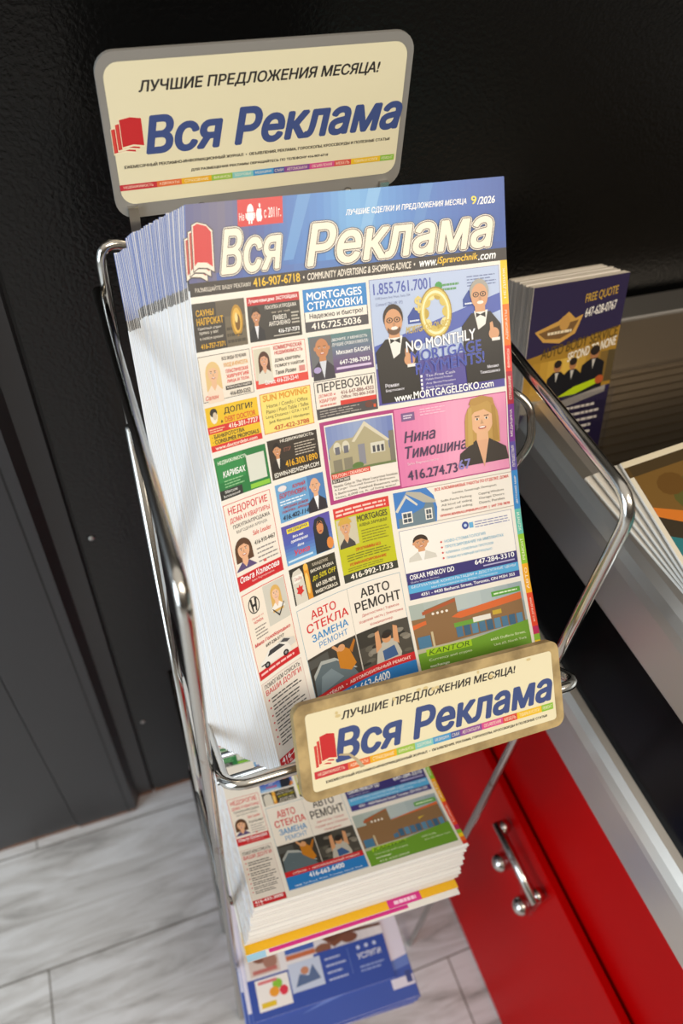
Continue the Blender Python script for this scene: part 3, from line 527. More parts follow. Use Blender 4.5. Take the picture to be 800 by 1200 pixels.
    k.rect(.025, .065, .372, .65, '5a6cae'); k.grad(.025, .065, .372, .40, ['7a8cc0', '98a8cc', '6a7cb8'], 12); k.rect(.025, .46, .372, .65, 'a8a284'); k.poly([(.03, .60), (.03, .34), (.07, .25), (.16, .25), (.22, .10), (.34, .36), (.345, .62)], 'b0a684'); k.poly([(.15, .30), (.225, .08), (.35, .36), (.335, .37), (.225, .14), (.165, .31)], 'd8d0b8')
    for x in (.055, .10): k.ell(x+.018, .345, .02, .075, 'd8d2bc', 14); k.rect(x+.006, .33, x+.03, .42, '6a6a74')
    for x in (.045, .10): k.rect(x, .48, x+.045, .62, '86806c')
    k.rect(.18, .35, .215, .60, '8a8a94'); k.rect(.245, .36, .32, .49, 'd8d4c4')
    for x in (.255, .278, .30): k.rect(x, .40, x+.014, .48, '46464e')
    k.rect(.345, .25, .372, .62, '7c7668'); k.ell(.17, .60, .03, .04, '5a7a3a', 12); k.rect(.025, .62, .372, .65, '6a7a4c')
    k.rect(.025, .64, .23, .70, 'd8402e'); k.text('TEUTON / DEARBORN', .03, .652, .22, .69, 'ffdccc'); k.rect(.025, .705, .12, .755, '48423e'); k.text('$2,150,000', .03, .715, .115, .748, 'e8e0d4')
    for i, t in enumerate(('Nestle Gate in The Most Luxurious location', 'A Larger Thornhill Estates! 5 Bedrooms', '5 Bathrooms, Finished Basement with', 'Sauna, 6,000 sq. ft. of living space!')): k.text(t, .03, .775+.047*i, .37-.015*(i % 2), .808+.047*i, '6a625c', False)
    k.rect(.42, .07, .49, .17, '7a5a8c'); k.bars(.43, .09, .48, .15, 2, 'e8d8e8', .5); k.bars(.52, .04, .66, .14, 3, 'f6c8dc', .35)
    k.text('Нина', .425, .30, .595, .44, '4c3a5a', True, True); k.text('Тимошина', .425, .49, .765, .64, '4c3a5a', True, True); k.text('Sales Representative', .43, .69, .60, .73, 'f8dce8', False); 
    k.person(.855, .29, .068, 2.6, 'e6b48c', 'c09850', '3a322c', 1.9, 'e2ac88', body=2.1, bh=1.75)
    k.poly([(.785, .10), (.80, .03), (.86, .005), (.92, .05), (.93, .16), (.89, .08), (.82, .12)], 'b88e48'); k.poly([(.78, .14), (.77, .62), (.80, .60), (.80, .14)], 'c8a45c'); k.poly([(.93, .14), (.945, .60), (.915, .60), (.912, .14)], 'b08840')
    k.text('416.274.73', .425, .795, .70, .915, '4c3a5a', True, False, (), 0); k.text('67', .71, .775, .775, .895, '8a86c8', True, False, (('d8d8f0', .02),))
    # ---- blue house panel
    k.at(.550, .521, .978, .588); k.rect(0, 0, 1, 1, 'b8a8a0'); k.rect(.004, .02, .996, .98, 'f2ebe1'); k.poly([(0, 0), (.27, 0), (.325, .25), (.345, .6), (.33, 1), (0, 1)], '3f7ec8'); k.poly([(.02, 1), (.02, .52), (.10, .16), (.20, .34), (.30, .30), (.32, .55), (.32, 1)], '6f8490'); k.poly([(.0, .50), (.10, .08), (.24, .40), (.33, .46), (.34, .40), (.22, .1), (.11, .02)], 'b6b2a4'); k.poly([(0, .52), (.10, .10), (.19, .42), (.18, .46), (.10, .2), (.02, .56)], 'd8d4c8')
    for x, w_ in ((.05, .085), (.24, .06)):
        k.rect(x, .58, x+w_, .90, 'f0ece4'); k.rect(x+.01, .62, x+w_*.47, .74, '4a5560'); k.rect(x+w_*.53, .62, x+w_-.01, .74, '4a5560'); k.rect(x+.01, .77, x+w_*.47, .87, '4a5560'); k.rect(x+w_*.53, .77, x+w_-.01, .87, '4a5560')
    k.text('ВСЕ АЛЮМИНИЕВЫЕ РАБОТЫ ПО ОТДЕЛКЕ ДОМА', .34, .07, .97, .17, 'd83a38'); k.text('Seamless, Eavestrough, Downspouts', .48, .26, .86, .34, '6a6460', False)
    for i, (a, b) in enumerate((('Soffit-Fascia-Flashing', 'Capping Windows'), ('All kind of siding', 'Garage Doors'), ('Repair old siding', 'Doors, Porches'))): k.text(a, .38, .43+.125*i, .64, .51+.125*i, '6a6460', False); k.text(b, .70, .43+.125*i, .92, .51+.125*i, '6a6460', False)
    k.text('WWW.RIVERALUMINIUM.COM  |  647 770 7878', .36, .84, .96, .93, 'd83a38')
    # ---- doctor panel
    k.at(.553, .593, .965, .728); k.rect(0, 0, 1, 1, '8a88a8'); k.rect(.004, .006, .996, .994, 'f5f1ea'); k.person(.17, .21, .062, 1.35, 'd69c72', '3a2a1e', 'd6d2c8', 0, 'f4f2ee', body=2.0, bh=1.5); k.rect(.004, .61, .996, .78, '3a3274'); k.rect(.004, .78, .996, .905, '58aede'); k.rect(.004, .905, .996, .994, '443a80')
    k.ell(.575, .10, .03, .055, '3a4f9c', 16); k.ell(.575, .10, .014, .024, 'c8d8f0', 12); k.rect(.61, .07, .645, .15, '6ab0dc'); k.bars(.66, .06, .98, .17, 3, '8c90b8', .35, .3, 8)
    for i, t in enumerate(('НОВО-СТОМАТОЛОГИЯ', 'ПРОТЕЗИРОВАНИЕ НА ИМПЛАНТАХ', 'КЛИНИКА СЕМЕЙНЫХ ПРОТЕЗОВ', 'ПРИЕМ РЕГУЛЯРНЫЙ НАТУРАЛЬНО')): k.ell(.345, .265+.078*i, .008, .014, 'd03a3a', 10); k.text(t, .375, .245+.078*i, .74+.06*(i > 0)-.02*(i == 3)+.1*(i == 1), .288+.078*i, '7ab8d8', False)
    k.text('OSKAR MINKOV DD', .03, .64, .42, .71, 'ffffff'); k.text('Quality Denture Services', .03, .735, .28, .765, 'd8d4ea', False); k.text('647-284-3310', .61, .62, .97, .69, 'ffffff'); k.rect(.68, .72, .97, .74, 'b8b4d8')
    k.text('БЕСПЛАТНЫЕ КОНСУЛЬТАЦИИ и ДОСТУПНЫЕ ЦЕНЫ', .03, .795, .97, .84, 'f4fafe', False); k.text('МЫ ПРИНИМАЕМ ВСЕ ВИДЫ СТРАХОВОК', .2, .86, .80, .89, 'eaf4fa', False); k.text('4351 - 4430 Bathurst Street, Toronto, ON M3H 3S3', .10, .925, .95, .975, 'ffffff')
    # ---- exchange building panel
    k.at(.544, .738, .965, .886); k.rect(0, 0, 1, 1, '9aa6a8'); k.rect(0, 0, 1, .26, '9db0ba'); k.grad(0, 0, 1, .2, ['a8b4ac', 'b8c4c4', '98aab0'], 8); k.rect(.72, .06, .98, .13, '5aa03a'); k.bars(.74, .075, .96, .115, 1, 'e0f0d0', .5)
    k.poly([(0, .62), (0, .20), (.12, .20), (.12, .10), (.40, .02), (.40, .22), (.98, .17), (.98, .55)], '8c6a46'); k.poly([(.34, .27), (.42, .22), (.98, .14), (.98, .235), (.42, .31)], 'd86a34'); k.poly([(.10, .12), (.40, .03), (.40, .07), (.10, .165)], 'b05a34'); k.poly([(0, .27), (.12, .24), (.12, .29), (0, .33)], 'd86a34')
    for x in (.19, .23, .27, .31): k.ell(x, .17, .012, .018, 'f0e8dc', 10)
    k.rect(.35, .36, .62, .42, '6aa03c'); k.rect(.52, .34, .68, .41, 'e8e4dc'); k.rect(.70, .31, .78, .37, 'c8a838')
    for i in range(9): k.rect(.36+i*.068, .42, .415+i*.068, .56, ('4a7494', '3c6280', '5a86a4')[i % 3])
    k.rect(.02, .44, .13, .62, '4a7a9c'); k.rect(.14, .40, .16, .62, 'c8b894'); k.rect(0, .60, 1, .66, 'b8b49c')
    k.poly([(0, .66), (.45, .63), (1, .54), (1, 1), (0, 1)], '6c9c2c'); k.rect(0, .72, 1, 1, '6c9c2c'); k.rect(.07, .625, .47, .715, '9cc820'); k.text('KANTOR', .09, .635, .45, .705, '3a5a1c', False, True); k.text('Currency and crypto', .08, .755, .46, .80, 'e4f0cc', False); k.text('exchange', .08, .84, .25, .885, 'f0f8e0'); k.text('6455 Dufferin Street,', .64, .68, .96, .72, 'e4f0cc', False); k.text('Unit #3, North York', .66, .76, .96, .80, 'e4f0cc', False); k.text('416-650-0909', .10, .925, .44, .965, 'e4f0cc', False)
    return k

# ------------------------------------------------------------------ magazines in the upper pocket
PT = V((.07604, .44773, -.21725+Z0)); PR = V((.99849, -.0536, .01213)); PD = V((-.0226, -.6018, -.79833)); PN = V((.05009, .79685, -.6021))
PW, PH = .213, .3842
VROWS = [0, .04, .08, .124, .1245, .142, .1425, .2, .27, .35, .42, .5, .57, .64, .7, .75, .8, .87, .93, 1]
def sag(v): return .004*math.sin(math.pi*v)
def page_pt(s_, v, h):
    v = v+curl(s_, v)
    u = uL(v)+(uR(v)-uL(v))*s_
    return PT+PR*(PW*u)+PD*(PH*v)+PN*(sag(v)-h)
def spine_col(v, j=0):
    if v < .124: return ('6f7fb6', '7c8abf', '8896c6')[j % 3]
    if v < .1425: return '5a5652'
    if .25 < v < .31: return ('e4e0ea', 'eae6ee')[j % 2]
    return 'f0f2f6'
NM = 44; T_ALL = .070
FT = .0019
mag = empty('magazine', PT+PD*PH, 'front advertising magazine of the upper pocket, its blue masthead and full cover in view', 'magazine', 'magazines in the upper pocket')
ck = print_cover(page_pt); ck.build('cover', M_PRINT, mag)
rows = [(page_pt(0, v*VE, -.0001), page_pt(1, v*VE, -.0001), PN, v) for v in VROWS]
keep(build_slab('page_block', slab(rows, FT, PAPER, lambda v: spine_col(v, 1)), M_PAPER), mag)
rd = random.Random(3)
for i in range(1, NM):
    f = i/(NM-1); t0 = FT+.0002+(T_ALL-FT)*(i-1)/(NM-1); th = (T_ALL-FT)/(NM-1)*.93
    jit = rd.uniform(-.0003, .0003); g = f if f < .68 else f*.97
    sl = -.0455*(f**.92)+jit; dt = .008*f+(.006 if f > .8 else 0)+rd.uniform(-.0005, .0005)*(1+f); db = -.0065*f+rd.uniform(-.0007, .0007)
    bow = max(0, 1-f*1.3)
    rws = []
    for v in VROWS:
        u0_ = uL(v)*bow; u1_ = 1+(uR(v)-1)*bow
        b = PT+PD*(PH*v+dt*(1-v)+db*v)+PN*(t0+sag(v)*(1-f*.3))+PR*(sl-.002*f*v)
        rws.append((b+PR*(PW*u0_), b+PR*(PW*(u1_-.004*f)), PN, v))
    o = build_slab('magazine', slab(rws, th, 'e9e6e2', lambda v, i=i: spine_col(v, i)), M_PAPER)
    tag(o, 'copy stacked behind the front magazine in the upper pocket, only its spine edge showing', 'magazine', 'magazines in the upper pocket')

# ------------------------------------------------------------------ magazines in the middle pocket
MV = [0, .15, .3, .45, .64, .8, 1]; MY = [.470, .405, .345, .3030, .2600, .2280, .1990]; MZ = [-.700, -.745, -.768, -.7745, -.7700, -.7640, -.7560]
ML = V((.0355, 0, 0))
def mid_c(v, K):
    hw = min(.07, v, 1-v); q = np.linspace(v-hw, v+hw, 9); return float(np.interp(q, MV, K).mean())
MV_F = np.linspace(0, 1, 201); MY_F = [mid_c(v, MY) for v in MV_F]; MZ_F = [mid_c(v, MZ) for v in MV_F]
MV, MY, MZ = MV_F, MY_F, MZ_F                               # the sagging pages, smoothed
def mid_pt(s_, v, h):
    y = float(np.interp(v, MV, MY)); z = float(np.interp(v, MV, MZ)); d = .01
    ty = float(np.interp(min(v+d, 1), MV, MY)-np.interp(max(v-d, 0), MV, MY)); tz = float(np.interp(min(v+d, 1), MV, MZ)-np.interp(max(v-d, 0), MV, MZ))
    n = V((0, -tz, ty)).normalized(); n = -n if n.z < 0 else n
    return V((.0360+.003*(1-v)+.2127*s_, y-.0115*s_, z+.0026*s_+Z0))+n*h
MROWS = [i/40 for i in range(41)]
NMID = 24
mg = empty('magazine', mid_pt(0, 1, 0), 'top magazine of the middle pocket, half its cover showing below the front sign', 'magazine', 'magazines in the middle pocket')
print_cover(lambda x, y, h: mid_pt(x, y/VE, h), True).build('cover', M_PRINT, mg)
def mid_rows(off, v0=0): return [(mid_pt(0, v, 0)+off, mid_pt(1, v, 0)+off, V((0, 0, -1)), v) for v in MROWS]
keep(build_slab('page_block', slab(mid_rows(V((0, 0, -.0002))), .0015, PAPER, lambda v: spine_col(v, 1)), M_PAPER), mg)
for i in range(1, NMID):
    f = i/(NMID-1)
    off = V((-.013*f+rd.uniform(-.0012, .0012), -.019*f+rd.uniform(-.002, .001), -.0019*i))
    if i >= NMID-2: off += V((-.001, -.006-.006*(i-NMID+2), 0))
    special = i == NMID-2
    if i >= NMID-2:
        root = empty('magazine', mid_pt(0, 1, 0)+off, 'magazine with a yellow cover band sticking out under the middle stack' if special else 'magazine with a magenta cover band, lowest of the middle stack', 'magazine')
        keep(build_slab('page_block', slab(mid_rows(off), .0018, 'efeae2', lambda v: 'f0ece4' if v < .85 else 'e8c890'), M_PAPER), root)
        k = Ink(lambda x, y, h, off=off: mid_pt(x, y, h)+off)
        if special:
            k.rect(0, .94, 1, 1, 'f0b818'); k.rect(.66, .94, .82, 1, 'd8308c'); k.bars(.69, .95, .80, .99, 1, 'f8d4e8', .6)
        else:
            k.rect(.1, .93, .75, .985, 'd8308c'); k.rect(0, .93, .085, 1, 'a8d4ec')
        k.build('cover', M_PRINT, root)
    else:
        o = build_slab('magazine', slab(mid_rows(off), .0014, 'f2efea', lambda v: ('e8eaf0', 'f2f2f4', 'e2d8d4')[rd.randrange(3)], 'ece8e4', ('f4f2ee', 'ece8e4', 'f6f6f4', 'e6e2de')[i % 4]), M_PAPER)
        tag(o, 'copy in the middle pocket pile, only its white page edges showing', 'magazine', 'magazines in the middle pocket')

# ------------------------------------------------------------------ brochures in the bottom pocket
BC = V((.1165, .270, 0)); BZ = -1.062+Z0
def low_rows(w_, hgt, c, ang, z, droop=.012):
    ca, sa = math.cos(ang), math.sin(ang); out = []
    for v in [0, .2, .4, .6, .8, 1]:
        y = hgt*(.5-v); zz = z-droop*(1-v)**1.3
        a = V((c.x-w_/2*ca-y*sa, c.y-w_/2*sa+y*ca, zz)); b = V((c.x+w_/2*ca-y*sa, c.y+w_/2*sa+y*ca, zz)); out.append((a, b, V((0, 0, -1)), v))
    return out
def low_F(rows_):
    vv = [r_[3] for r_ in rows_]
    def F(x, y, h):
        i = min(max(0, int(y*5)), 4); u = y*5-i
        a = rows_[i][0].lerp(rows_[i+1][0], u); b = rows_[i][1].lerp(rows_[i+1][1], u)
        return a.lerp(b, x)+V((0, 0, h))
    return F
NL = 13
for i in range(NL-1, -1, -1):
    top = i == 0
    if top:
        rws = low_rows(.1755, .108, V((.1100, .2090, 0)), R(-3.8), BZ+.001, .004)
        root = empty('brochure', rws[-1][0], 'blue brochure with a picture of a wooden gavel, topmost in the bottom pocket', 'brochure')
    elif i == 1:
        rws = low_rows(.202, .29, V((.1215, .2730, 0)), R(-3.2), BZ)
        root = empty('brochure', rws[-1][0], 'lilac and blue brochure sticking out right under the gavel brochure', 'brochure')
    else:
        rws = low_rows(.202, .29, V((.1205+rd.uniform(-.002, .0015), .2725+rd.uniform(-.003, .003), 0)), R(-3.2+rd.uniform(-1.4, 1.4)), BZ-.0024*(i-1))
        root = None
    if root is None:
        o = build_slab('brochure', slab(rws, .0022, lambda v: '4058a8' if v > .88 else 'e8e6f0', '7c8cc0', 'e8e8f0', ('e9e9f0', '6a7cbc', 'cdd2e8')[i % 3]), M_PAPER)
        tag(o, 'blue edged brochure in the bottom pocket pile under the lilac one', 'brochure', 'brochures in the bottom pocket'); continue
    keep(build_slab('page_block', slab(rws, .0011 if top else .0022, 'f0f0f4', '7c8cc0', 'e8e8f0', 'e4e6f0'), M_PAPER), root)
    k = Ink(low_F(rws), .2)
    if top:
        k.rect(0, 0, 1, 1, 'e9e7ea'); k.grad(.5, .0, 1, .55, ['e4e2e6', 'd0ccd0', 'ece8ea'], 10)
        k.ell(.66, .40, .085, .06, '6a3c2c', 16); k.poly([(.55, .38), (.62, .28), (.72, .30), (.74, .46), (.64, .52)], '7c4a34'); k.ell(.56, .50, .06, .05, '8a5a44', 14); k.ell(.76, .47, .06, .05, '7a4a38', 14); k.poly([(.70, .38), (1, .41), (1, .44), (.70, .42)], '6c4232'); k.ell(.87, .2, .10, .045, '7a4a40', 16)
        k.rect(.03, .30, .24, .58, 'd8c8c0'); k.ell(.12, .40, .06, .06, '8a5a4a', 12); k.ell(.18, .46, .05, .08, 'a87a6a', 12); k.rect(.05, .52, .22, .56, 'c0706a')
        k.rect(.27, .26, .48, .38, 'e8e8f0'); k.rect(.29, .40, .50, .46, '4a68b8'); k.rect(.29, .47, .50, .52, 'c87048'); k.rect(.42, .22, .50, .30, '3a3a4a')
        k.rect(0, .60, 1, 1, '3350a8'); k.rect(.48, .53, 1, 1, '3350a8')
        k.rect(.05, .62, .28, .93, 'f4f0ec'); k.ell(.20, .70, .035, .05, '8cc63c', 12); k.ell(.17, .77, .035, .05, 'f0a030', 12); k.ell(.235, .78, .03, .05, 'e0364c', 12); k.rect(.07, .85, .17, .90, 'e8c428'); k.rect(.07, .64, .2, .67, 'e07a80')
        k.rect(.29, .56, .52, .85, 'c8d4ea'); k.poly([(.32, .80), (.36, .68), (.42, .72), (.46, .62), (.50, .78)], '5a7098'); k.ell(.40, .66, .03, .04, 'c88a6a', 10)
        for i_ in range(4): k.bars(.55, .60+.07*i_, .70, .64+.07*i_, 1, 'b8c4e8', .5, .3, i_)
        k.rect(.72, .57, .724, .84, '6c84c8'); k.text('УСЛУГИ', .78, .66, .95, .72, 'f0f4ff'); k.bars(.78, .78, .96, .86, 2, '8ea2d8', .5); k.ell(.80, .60, .014, .022, 'c8d4f4', 10); k.ell(.86, .60, .014, .022, 'c8d4f4', 10); k.ell(.92, .60, .014, .022, 'c8d4f4', 10)
    else:
        k.rect(0, 0, 1, 1, 'e6e2f2'); k.rect(0, .87, 1, 1, '3f5ab0'); k.poly([(.3, .93), (.7, .87), (1, .84), (1, .88)], '6a84cc'); k.rect(.86, 0, 1, .955, 'e6e2f0'); k.rect(.955, .90, .99, .945, '3a4a8c'); k.ell(.93, .27, .03, .05, 'c8a090', 12)
    k.build('cover', M_PRINT, root)

# ------------------------------------------------------------------ the wire display rack
rack = empty('wire_display_rack', (.157, .36, 0), 'three-tier chrome wire magazine rack with cream header sign standing against the black wall', 'display rack')
XL, XR = .0200, .2925; FR_ = .0044
wire('upright', [W_(.0185, .505, -.302), W_(.0195, .2245, -.300), W_(.0085, .2265, -1.399)], FR_, rack, .022)
wire('upright', [W_(XR, .500, -.318), W_(XR-.002, .2245, -.320), W_(XR+.004, .2330, -1.399)], FR_, rack, .022)
wire('upright', [W_(.0170, .5120, -1.399), W_(.0245, .5050, -.262), W_(.060, .5150, -.283), W_(.240, .5150, -.290), W_(XR-.004, .5050, -.292), W_(XR+.002, .5120, -1.399)], .0040, rack, .026)
wire('upright', [W_(.0135, .3500, -1.399), W_(.0165, .3560, -.303)], .0036, rack)
wire('upright', [W_(XR+.005, .3500, -1.399), W_(XR+.003, .3560, -.46)], .0036, rack)
wire('pocket_rail', [W_(.0250, .5000, -.7000), W_(.0262, .2640, -.5370), W_(.0262, .2040, -.4900), W_(.3005, .2030, -.5000), W_(.2940, .2650, -.5500), W_(.2935, .5000, -.7050)], .0042, rack, .018)
wire('side_loop', [W_(.290, .372, -.345), W_(.3035, .358, -.352), W_(.3035, .344, -.378), W_(.290, .340, -.396)], .0032, rack, .012)
for y, z in ((.262, -.5655), (.235, -.5480)): wire('cross_wire', [W_(.024, y, z), W_(.294, y, z)], .0024, rack)
for z, lab in ((-.826, 'm'), (-1.113, 'l')):
    wire('pocket_rail', [W_(.0150, .5080, z), W_(.0150, .2290, z), W_(.250, .2290, z), W_(.250, .5080, z)], .0036, rack, .016)
    for x in (.07, .155, .24): wire('cross_wire', [W_(x, .230, z), W_(x, .49, z)], .0026, rack)
for x in (.10, .21): wire('back_wire', [W_(x, .518, -.252), W_(x, .512, -1.105)], .0026, rack)

def rounded_plate(name, O, a, b, n, W, H, t, rad, m, parent):
    """plate with rounded corners: O top-left front corner, a right, b down, n out of the front"""
    bm = bmesh.new(); pts = []
    for cx, cy, s0 in ((W-rad, rad, 270), (W-rad, H-rad, 0), (rad, H-rad, 90), (rad, rad, 180)):
        for q in range(7):
            an = R(s0+15*q); pts.append((cx+rad*math.cos(an), cy+rad*math.sin(an)))
    f = [bm.verts.new(O+a*x+b*y) for x, y in pts]; r_ = [bm.verts.new(O+a*x+b*y-n*t) for x, y in pts]
    bm.faces.new(f); bm.faces.new(r_[::-1])
    for i in range(len(pts)): j = (i+1) % len(pts); bm.faces.new((f[i], f[j], r_[j], r_[i]))
    o = bm_obj(name, bm, m, parent)
    return o
def sign_print(F, panel, spots, parent, dirt=False):
    k = Ink(F, 2.0, .0003, .00001)
    x0, y0, x1, y1, rx, ry = panel; pts = []
    for cx, cy, s0 in ((x1-rx, y0+ry, 270), (x1-rx, y1-ry, 0), (x0+rx, y1-ry, 90), (x0+rx, y0+ry, 180)):
        for q in range(7):
            an = R(s0+15*q); pts.append((cx+rx*math.cos(an), cy+ry*math.sin(an)))
    k.poly(pts[::-1], 'eae1bf')
    S = spots
    k.text('ЛУЧШИЕ ПРЕДЛОЖЕНИЯ МЕСЯЦА!', *S['head'], '2b2726', .03, True)
    k.text('Вся Реклама', *S['title'], '3d4f86', .042, True)
    bx0, by0, bx1, by1 = S['book']; bw = bx1-bx0; bh = by1-by0
    for i in range(3):
        a = bx0+bw*.14*i; c = a+bw*.70; d = by0+bh*(.24-.12*i); e_ = by1-bh*.075*i
        k.poly([(a, d+bh*.05), (a, e_), (a+(c-a)*.5, e_-bh*.05), (c, e_), (c, d+bh*.05), (a+(c-a)*.5, d)], 'f2e6c4')
        k.poly([(a+bw*.02, d+bh*.07), (a+bw*.02, e_-bh*.05), (a+(c-a)*.5, e_-bh*.10), (c-bw*.02, e_-bh*.05), (c-bw*.02, d+bh*.07), (a+(c-a)*.5, d+bh*.02)], 'c8272b')
        if i < 2: k.poly([(a+bw*.04, d+bh*.09), (a+bw*.04, e_-bh*.07), (a+bw*.10, e_-bh*.10), (a+bw*.10, d+bh*.07)], 'd8463c')
    if 's1' in S: k.text('ЕЖЕМЕСЯЧНЫЙ РЕКЛАМНО-ИНФОРМАЦИОННЫЙ ЖУРНАЛ  •  ОБЪЯВЛЕНИЯ, РЕКЛАМА, ГОРОСКОПЫ, КРОССВОРДЫ И ПОЛЕЗНЫЕ СТАТЬИ', *S['s1'], '2c2826', .03)
    if 's2' in S: k.text('ДЛЯ РАЗМЕЩЕНИЯ РЕКЛАМЫ ОБРАЩАЙТЕСЬ ПО ТЕЛЕФОНУ 416-907-6718', *S['s2'], '2c2826', .03)
    words = [('НЕДВИЖИМОСТЬ', 1.25, 'c8323c'), ('АДВОКАТЫ', .85, 'e2703c'), ('СТРАХОВАНИЕ', 1.05, 'eab01e'), ('ФИНАНСЫ', .75, '9cc24a'), ('ЗДОРОВЬЕ', .75, '86c8c4'), ('МЕДИЦИНА', .75, '4a9ad0'), ('СМИ', .4, '4258a0'),
             ('АВТОМОБИЛИ', .95, '8a4a98'), ('ОБЪЯВЛЕНИЯ', .95, 'd8508e'), ('МЕБЕЛЬ', .65, 'd84a3c'), ('ТОВАРЫ И УСЛУГИ', 1.15, 'ecc024'), ('РЕМОНТ', .55, '8cc03a')]
    tot = sum(w_[1] for w_ in words); a0, b0, a1, b1 = S['bar']; x = a0
    for t, w_, c in words:
        d = (a1-a0)*w_/tot; k.rect(x, b0, x+d, b1, c); k.text(t, x+d*.1, b0+(b1-b0)*.25, x+d*.9, b0+(b1-b0)*.75, 'f6ead0', False); x += d; k.h -= 2*k.dh
    k.h += 3*k.dh
    if dirt:
        k.poly([(.13, .60), (.165, .63), (.185, .70), (.20, .79), (.215, .785), (.195, .69), (.17, .61), (.135, .585)], 'b8a888')
        for i in range(10):
            q = random.Random(60+i); k.ell(.08+.85*q.random(), .12+.1*q.random(), .004+.006*q.random(), .012+.012*q.random(), 'd8c590', 8)
    return k
# header sign: upright grey plate with the cream panel
HO = W_(.0415, .5215, -.1555); HA = V((.99975, 0, .022)).normalized(); HB = V((0, 0, -1)); HN = V((0, -1, 0)); HW, HH = .2110, .1035
hs = rounded_plate('header_sign', HO, HA, HB, HN, HW, HH, .004, .0125, M_GREY, rack)
def hF(x, y, h): return HO+HA*(HW*x)+HB*(HH*y)+HN*h
hx = lambda X: (X-.0415)/HW
hy = lambda z, X: (-.1555+.022*(X-.0415)-z)/HH
hk = sign_print(hF, (.022, .055, .978, .905, .045, .09), dict(
    head=(hx(.0665), hy(-.1720, .066), hx(.2285), hy(-.1797, .066)), title=(hx(.0675), hy(-.1935, .068), hx(.2475), hy(-.2160, .068)), book=(hx(.0455), hy(-.1925, .046), hx(.0665), hy(-.2155, .046)),
    s1=(hx(.0510), hy(-.2222, .051), hx(.2410), hy(-.2250, .051)), s2=(hx(.0950), hy(-.2278, .095), hx(.1940), hy(-.2302, .095)), bar=(hx(.0460), hy(-.2352, .046), hx(.2460), hy(-.2392, .046))), rack)
hp = hk.build('sign_panel', M_SIGN)
hp.parent = hs; hp.matrix_parent_inverse = Matrix()
box('sign_bracket', W_(.0490, .5180, -.300), W_(.0560, .5214, -.250), M_CHROME, rack); box('sign_bracket', W_(.236, .5180, -.300), W_(.243, .5214, -.250), M_CHROME, rack)
# front sign: worn board tilted under the pocket
SA = V((.992, .025, -.127)).normalized(); SB = V((-.077, -.674, -.734)); SB = (SB-SA*SB.dot(SA)).normalized(); SN = -SA.cross(-SB); SN = SN if SN.y < 0 else -SN
SO = W_(.07344, .2152, -.4284); SW, SH = .2040, .0636
fs = rounded_plate('front_sign', SO, SA, SB, SN, SW, SH, .0065, .0075, M_WOOD, rack)
def sF(x, y, h): return SO+SA*(SW*x)+SB*(SH*y)+SN*h
fk = sign_print(sF, (.036, .105, .966, .905, .012, .04), dict(
    head=(.155, .165, .812, .262), title=(.125, .345, .955, .660), book=(.052, .335, .128, .680), bar=(.045, .700, .955, .775), s1=(.080, .812, .925, .850)), rack, True)
# tilt of the printed lines follows the board, only the title block leans
fp = fk.build('sign_panel', M_SIGN); fp.parent = fs; fp.matrix_parent_inverse = Matrix()
# ------------------------------------------------------------------ the counter on the right
X0 = .388
ct = empty('display_counter', (.75, -.3, 0), 'red counter with black panel and stainless steel tray top right of the rack', 'counter')
def prism_y(name, prof, y0, y1, m, parent, smooth=False):
    bm = bmesh.new(); a = [bm.verts.new((x, y0, z+Z0)) for x, z in prof]; b = [bm.verts.new((x, y1, z+Z0)) for x, z in prof]; n = len(prof)
    for i in range(n): bm.faces.new((a[i], a[(i+1) % n], b[(i+1) % n], b[i]))
    bm.faces.new(a); bm.faces.new(b[::-1])
    o = bm_obj(name, bm, m, parent, smooth)
    return o
YA, YB = -1.2, .612
box('body', (.4035, YA, 0.0), (1.15, YB, .633), M_RED, ct)
dr = box('door', (X0, YA+.01, .004), (.3990, .585, 1.4-.955), M_RED, ct, .0012)
prism_y('steel_band', [(.4205, -.7700), (.3905, -.7660), (.3880, -.7630), (.3880, -.7150), (.3890, -.7080), (.3930, -.6990), (.3990, -.6930), (.4060, -.6900), (.4205, -.6890)], YA, YB, M_STEEL, ct)
box('black_panel', (.4060, YA, 1.4-.6895), (1.15, YB, 1.4-.5480), M_BLACK, ct)
tray = prism_y('steel_tray', [(.4050, -.5490), (.3890, -.5480), (.3880, -.5460), (.3880, -.4960), (.3895, -.4860), (.3930, -.4770), (.3980, -.4700), (.4050, -.4640), (.4140, -.4610), (.4220, -.4610), (.4260, -.4640), (.4260, -.5400), (1.12, -.5400), (1.12, -.4610), (1.15, -.4610), (1.15, -.5490)], YA, .5700, M_STEEL, ct)
tb = bmesh.new(); add_box(tb, (.388, .5702, 1.4-.5490), (1.15, .612, 1.4-.4600)); bm_obj('tray_back', tb, M_STEEL, ct, False, .003)
tl = bmesh.new(); add_box(tl, (.4265, -1.19, 1.4-.5398), (1.118, .5695, 1.4-.5375))
for q in range(46): add_box(tl, (.4265, .556-.0125*q*3 if False else .560-.0125*q, 1.4-.5376), (1.118, .566-.0125*q, 1.4-.5362))
bm_obj('tray_liner', tl, M_TRAY, ct)
